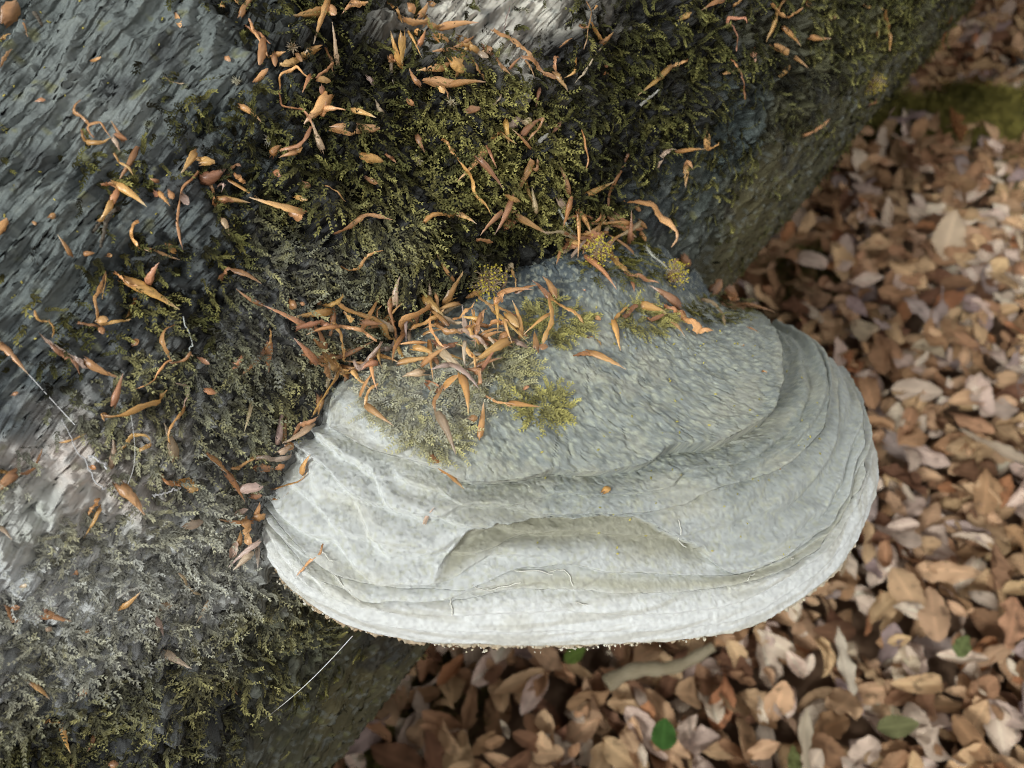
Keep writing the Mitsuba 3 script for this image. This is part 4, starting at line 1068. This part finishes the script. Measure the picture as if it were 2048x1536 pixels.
for lab, shp in zip(distinct(rows), shapes):
    put('beech_leaf', shp, lab, 'leaf', 'fallen beech leaves on the ground')
put('leaf_litter', rest.ply('dry_leaf', True), 'deep litter of dry brown beech leaves covering the woodland floor', 'leaf litter', kind='stuff')


# small green leaves, twig, mossy log, sapling and ground moss
def small_leaf(px, py, z, L, W, az, colr, lab, name='green_leaf', cat='green leaf', tilt=(.1, -.1), rnd=1.0):
    r = np.random.default_rng(int(px))
    p, u, w = leaf_points(r, L, W, r.uniform(4, 9), .3, .12, 15, 9, .2)
    p = p - p.reshape(-1, 3).mean(0)
    Rm = np.array([[math.cos(az), -math.sin(az), 0], [math.sin(az), math.cos(az), 0], [0, 0, 1]]) @ trimesh.transformations.euler_matrix(*tilt, 0)[:3, :3]
    p = p @ Rm.T + on_ground(px, py, z)
    c = np.array(colr) * (.8 + .4 * vnoise(p, 90, 7, 2))[..., None]
    c = mixc(c, np.array(colr) * 1.5, np.exp(-(w / .08) ** 2) * .6)
    b = Bag()
    b.add(p, grid_faces(15, 9), c.reshape(-1, 3))
    put(name, b.ply('dry_leaf', True), lab, cat)


small_leaf(1328, 1468, .062, .024, .022, 1.4, (.045, .10, .025), 'small round fresh green leaf among brown litter at bottom centre')
small_leaf(1796, 1452, .055, .034, .018, .1, (.13, .13, .06), 'half withered green leaf at lower right beside reddish wood chips')
small_leaf(1588, 1520, .055, .022, .012, 1.5, (.12, .13, .05), 'narrow green leaf at the bottom edge beside a pale leaf')
small_leaf(1925, 1292, .055, .022, .015, .9, (.11, .13, .05), 'small pointed green leaf in litter near the right edge')
small_leaf(1150, 1308, .05, .022, .014, .6, (.09, .13, .03), 'green leaf tip just under the lower rim of the fungus')
small_leaf(1735, 660, .055, .018, .012, 1.0, (.12, .2, .07), 'tiny pale green leaf in litter right of the cap')
small_leaf(1612, 1490, .062, .062, .026, 1.35, (.55, .47, .34), 'long bleached leaf standing on edge at the bottom right of centre', 'bleached_leaf', 'leaf', (.9, .1))
small_leaf(1690, 1320, .065, .058, .018, 1.55, (.60, .52, .40), 'narrow white bleached leaf, upright, in the litter at lower right', 'bleached_leaf', 'leaf', (.5, .1))
small_leaf(2005, 900, .07, .085, .028, 2.5, (.55, .44, .32), 'long pale curled leaf slanting down at the right edge', 'bleached_leaf', 'leaf', (.5, .1))
small_leaf(1900, 470, .07, .07, .042, 1.2, (.50, .38, .26), 'broad pale leaf lying before the mossy log at upper right', 'bleached_leaf', 'leaf', (.2, -.3))

a, b_ = on_ground(1212, 1368, .06), on_ground(1425, 1300, .075)
t_ = np.linspace(0, 1, 24)[:, None]
v, f = tube(a + (b_ - a) * t_ + .004 * np.sin(t_ * 7) * np.array([.3, 1, 0]), .0062 * (1.1 - .4 * t_[:, 0]) * (1 + .12 * np.sin(t_[:, 0] * 31)), 9)
bg = Bag()
bg.add(v, f, mixc((.15, .12, .07), (.26, .22, .15), vnoise(v, 150, 3, 2)))
put('fallen_twig', bg.ply('plain', True), 'crooked grey brown stick lying in the litter below the fungus', 'twig')

# mossy log
LA, LB = on_ground(1690, 245, .02), on_ground(2160, 235, .03)
nl, na = 120, 40
u = np.linspace(0, 1, nl)
ang = np.arange(na) / na * 2 * np.pi
axl = unit(LB - LA)
bl = unit(np.cross(axl, [0, 0, 1]))
up_ = np.cross(bl, axl)
rl = .034 * (1.15 - .25 * u)[:, None] * np.ones(na)
base_ = LA + (LB - LA) * u[:, None]
dl = np.cos(ang)[None, :, None] * bl + np.sin(ang)[None, :, None] * up_
pl = base_[:, None] + dl * rl[..., None]
rl = rl + .05 * (vnoise(pl, 14, 95, 3) - .5)
pl = base_[:, None] + dl * rl[..., None]
lc = mixc((.045, .035, .022), (.12, .11, .03), vnoise(pl, 40, 96, 2))
log = thing('mossy_log', 'low fallen log wrapped in yellow green moss behind the trunk at upper right', 'log')
pl_, lc_ = pl.copy(), lc
fl = grid_faces(nl, na, True)
v = np.vstack([pl.reshape(-1, 3), [LA, LB]])
k = np.arange(na)
fl = np.vstack([fl[:, [0, 1, 2]], fl[:, [0, 2, 3]], np.stack([k, (k + 1) % na, 0 * k + nl * na], 1), np.stack([(nl - 1) * na + k, (nl - 1) * na + (k + 1) % na, 0 * k + nl * na + 1], 1)])
bg = Bag()
bg.add(v, fl, np.vstack([lc.reshape(-1, 3), [[.1, .07, .05]] * 2]))
put('bark', bg.ply('plain', True), parent=log)
nm = 9000
ii, kk = rng.integers(0, nl, nm), rng.integers(0, na, nm)
ok = (dl[0, kk, 2] > -.3) & (vnoise(pl[ii, kk], 18, 97, 2) + .25 * (dl[0, kk] @ np.array([0, -.7, .7])) > .46)
ii, kk = ii[ok], kk[ok]
lv = np.clip(.35 + 1.2 * (vnoise(pl[ii, kk], 25, 98, 2) - .5) + rng.normal(0, .2, len(ii)), 0, 1)
tipc = mixc((.09, .09, .025), (.48, .41, .11), lv)
v, f, c = moss_mesh(pl[ii, kk] + rng.normal(0, .002, (len(ii), 3)), unit(dl[0, kk] + 0 * rl[ii, kk, None]), rng.normal(0, 1, (len(ii), 3)) + [0, -.4, -.2], rng.uniform(.010, .018, len(ii)), tipc * .35, tipc, rng.uniform(.3, 1.1, len(ii)), nodes=5, leaf=.0045, fan=.6)
bg = Bag()
bg.add(v, f, c)
put('moss', bg.ply('moss_leaf', False), kind='stuff', parent=log)

# moss on the floor: at the trunk's foot and in two small patches among the leaves
for cx, cy, rx, ry, n, z0, lab in ((760, 1350, .10, .12, 1500, .03, 'olive moss on the ground at the foot of the trunk under the fungus'), (1590, 585, .06, .05, 500, .045, 'dull olive moss patch in the litter right of the knob'),
                                   (1990, 385, .06, .05, 500, .045, 'small green moss patch in the litter below the mossy log')):
    c0 = on_ground(cx, cy, 0)
    a, r_ = rng.uniform(0, 2 * np.pi, n), np.sqrt(rng.random(n))
    P = np.stack([c0[0] + rx * r_ * np.cos(a), c0[1] + ry * r_ * np.sin(a), 0 * a], 1)
    P[:, 2] = floor_z(P[:, 0], P[:, 1]) + z0 * (1.0 - .6 * r_ ** 2) * (.6 + .6 * vnoise(P, 40, 5, 2))
    tipc = mixc((.06, .06, .018), (.22, .19, .06), np.clip(rng.normal(.45, .3, n), 0, 1))
    v, f, c = moss_mesh(P, np.broadcast_to([0, 0, 1.0], P.shape), rng.normal(0, 1, P.shape), rng.uniform(.008, .014, n), tipc * .4, tipc, rng.uniform(.4, 1.2, n), nodes=5, leaf=.004, fan=.6)
    bg = Bag()
    bg.add(v, f, c)
    put('ground_moss', bg.ply('moss_leaf', False), lab, 'moss', kind='stuff')

# a slim grey stem at the top right corner
q = on_ground(2043, 150, 0)
hh = np.linspace(-.03, 2.6, 40)
path = q + np.stack([.06 * hh ** 2 * .2, .03 * hh, hh], 1)
v, f = tube(path, .022 - .004 * hh, 14)
v = v + unit(v - np.repeat(path, 14, 0)) * (.004 * (vnoise(v, 60, 9, 2) - .5))[:, None]
bg = Bag()
bg.add(v, f, mixc((.10, .09, .08), (.2, .185, .165), vnoise(v, 50, 8, 3)))
put('sapling_stem', bg.ply('plain', True), 'slim grey sapling stem standing at the top right corner', 'sapling')
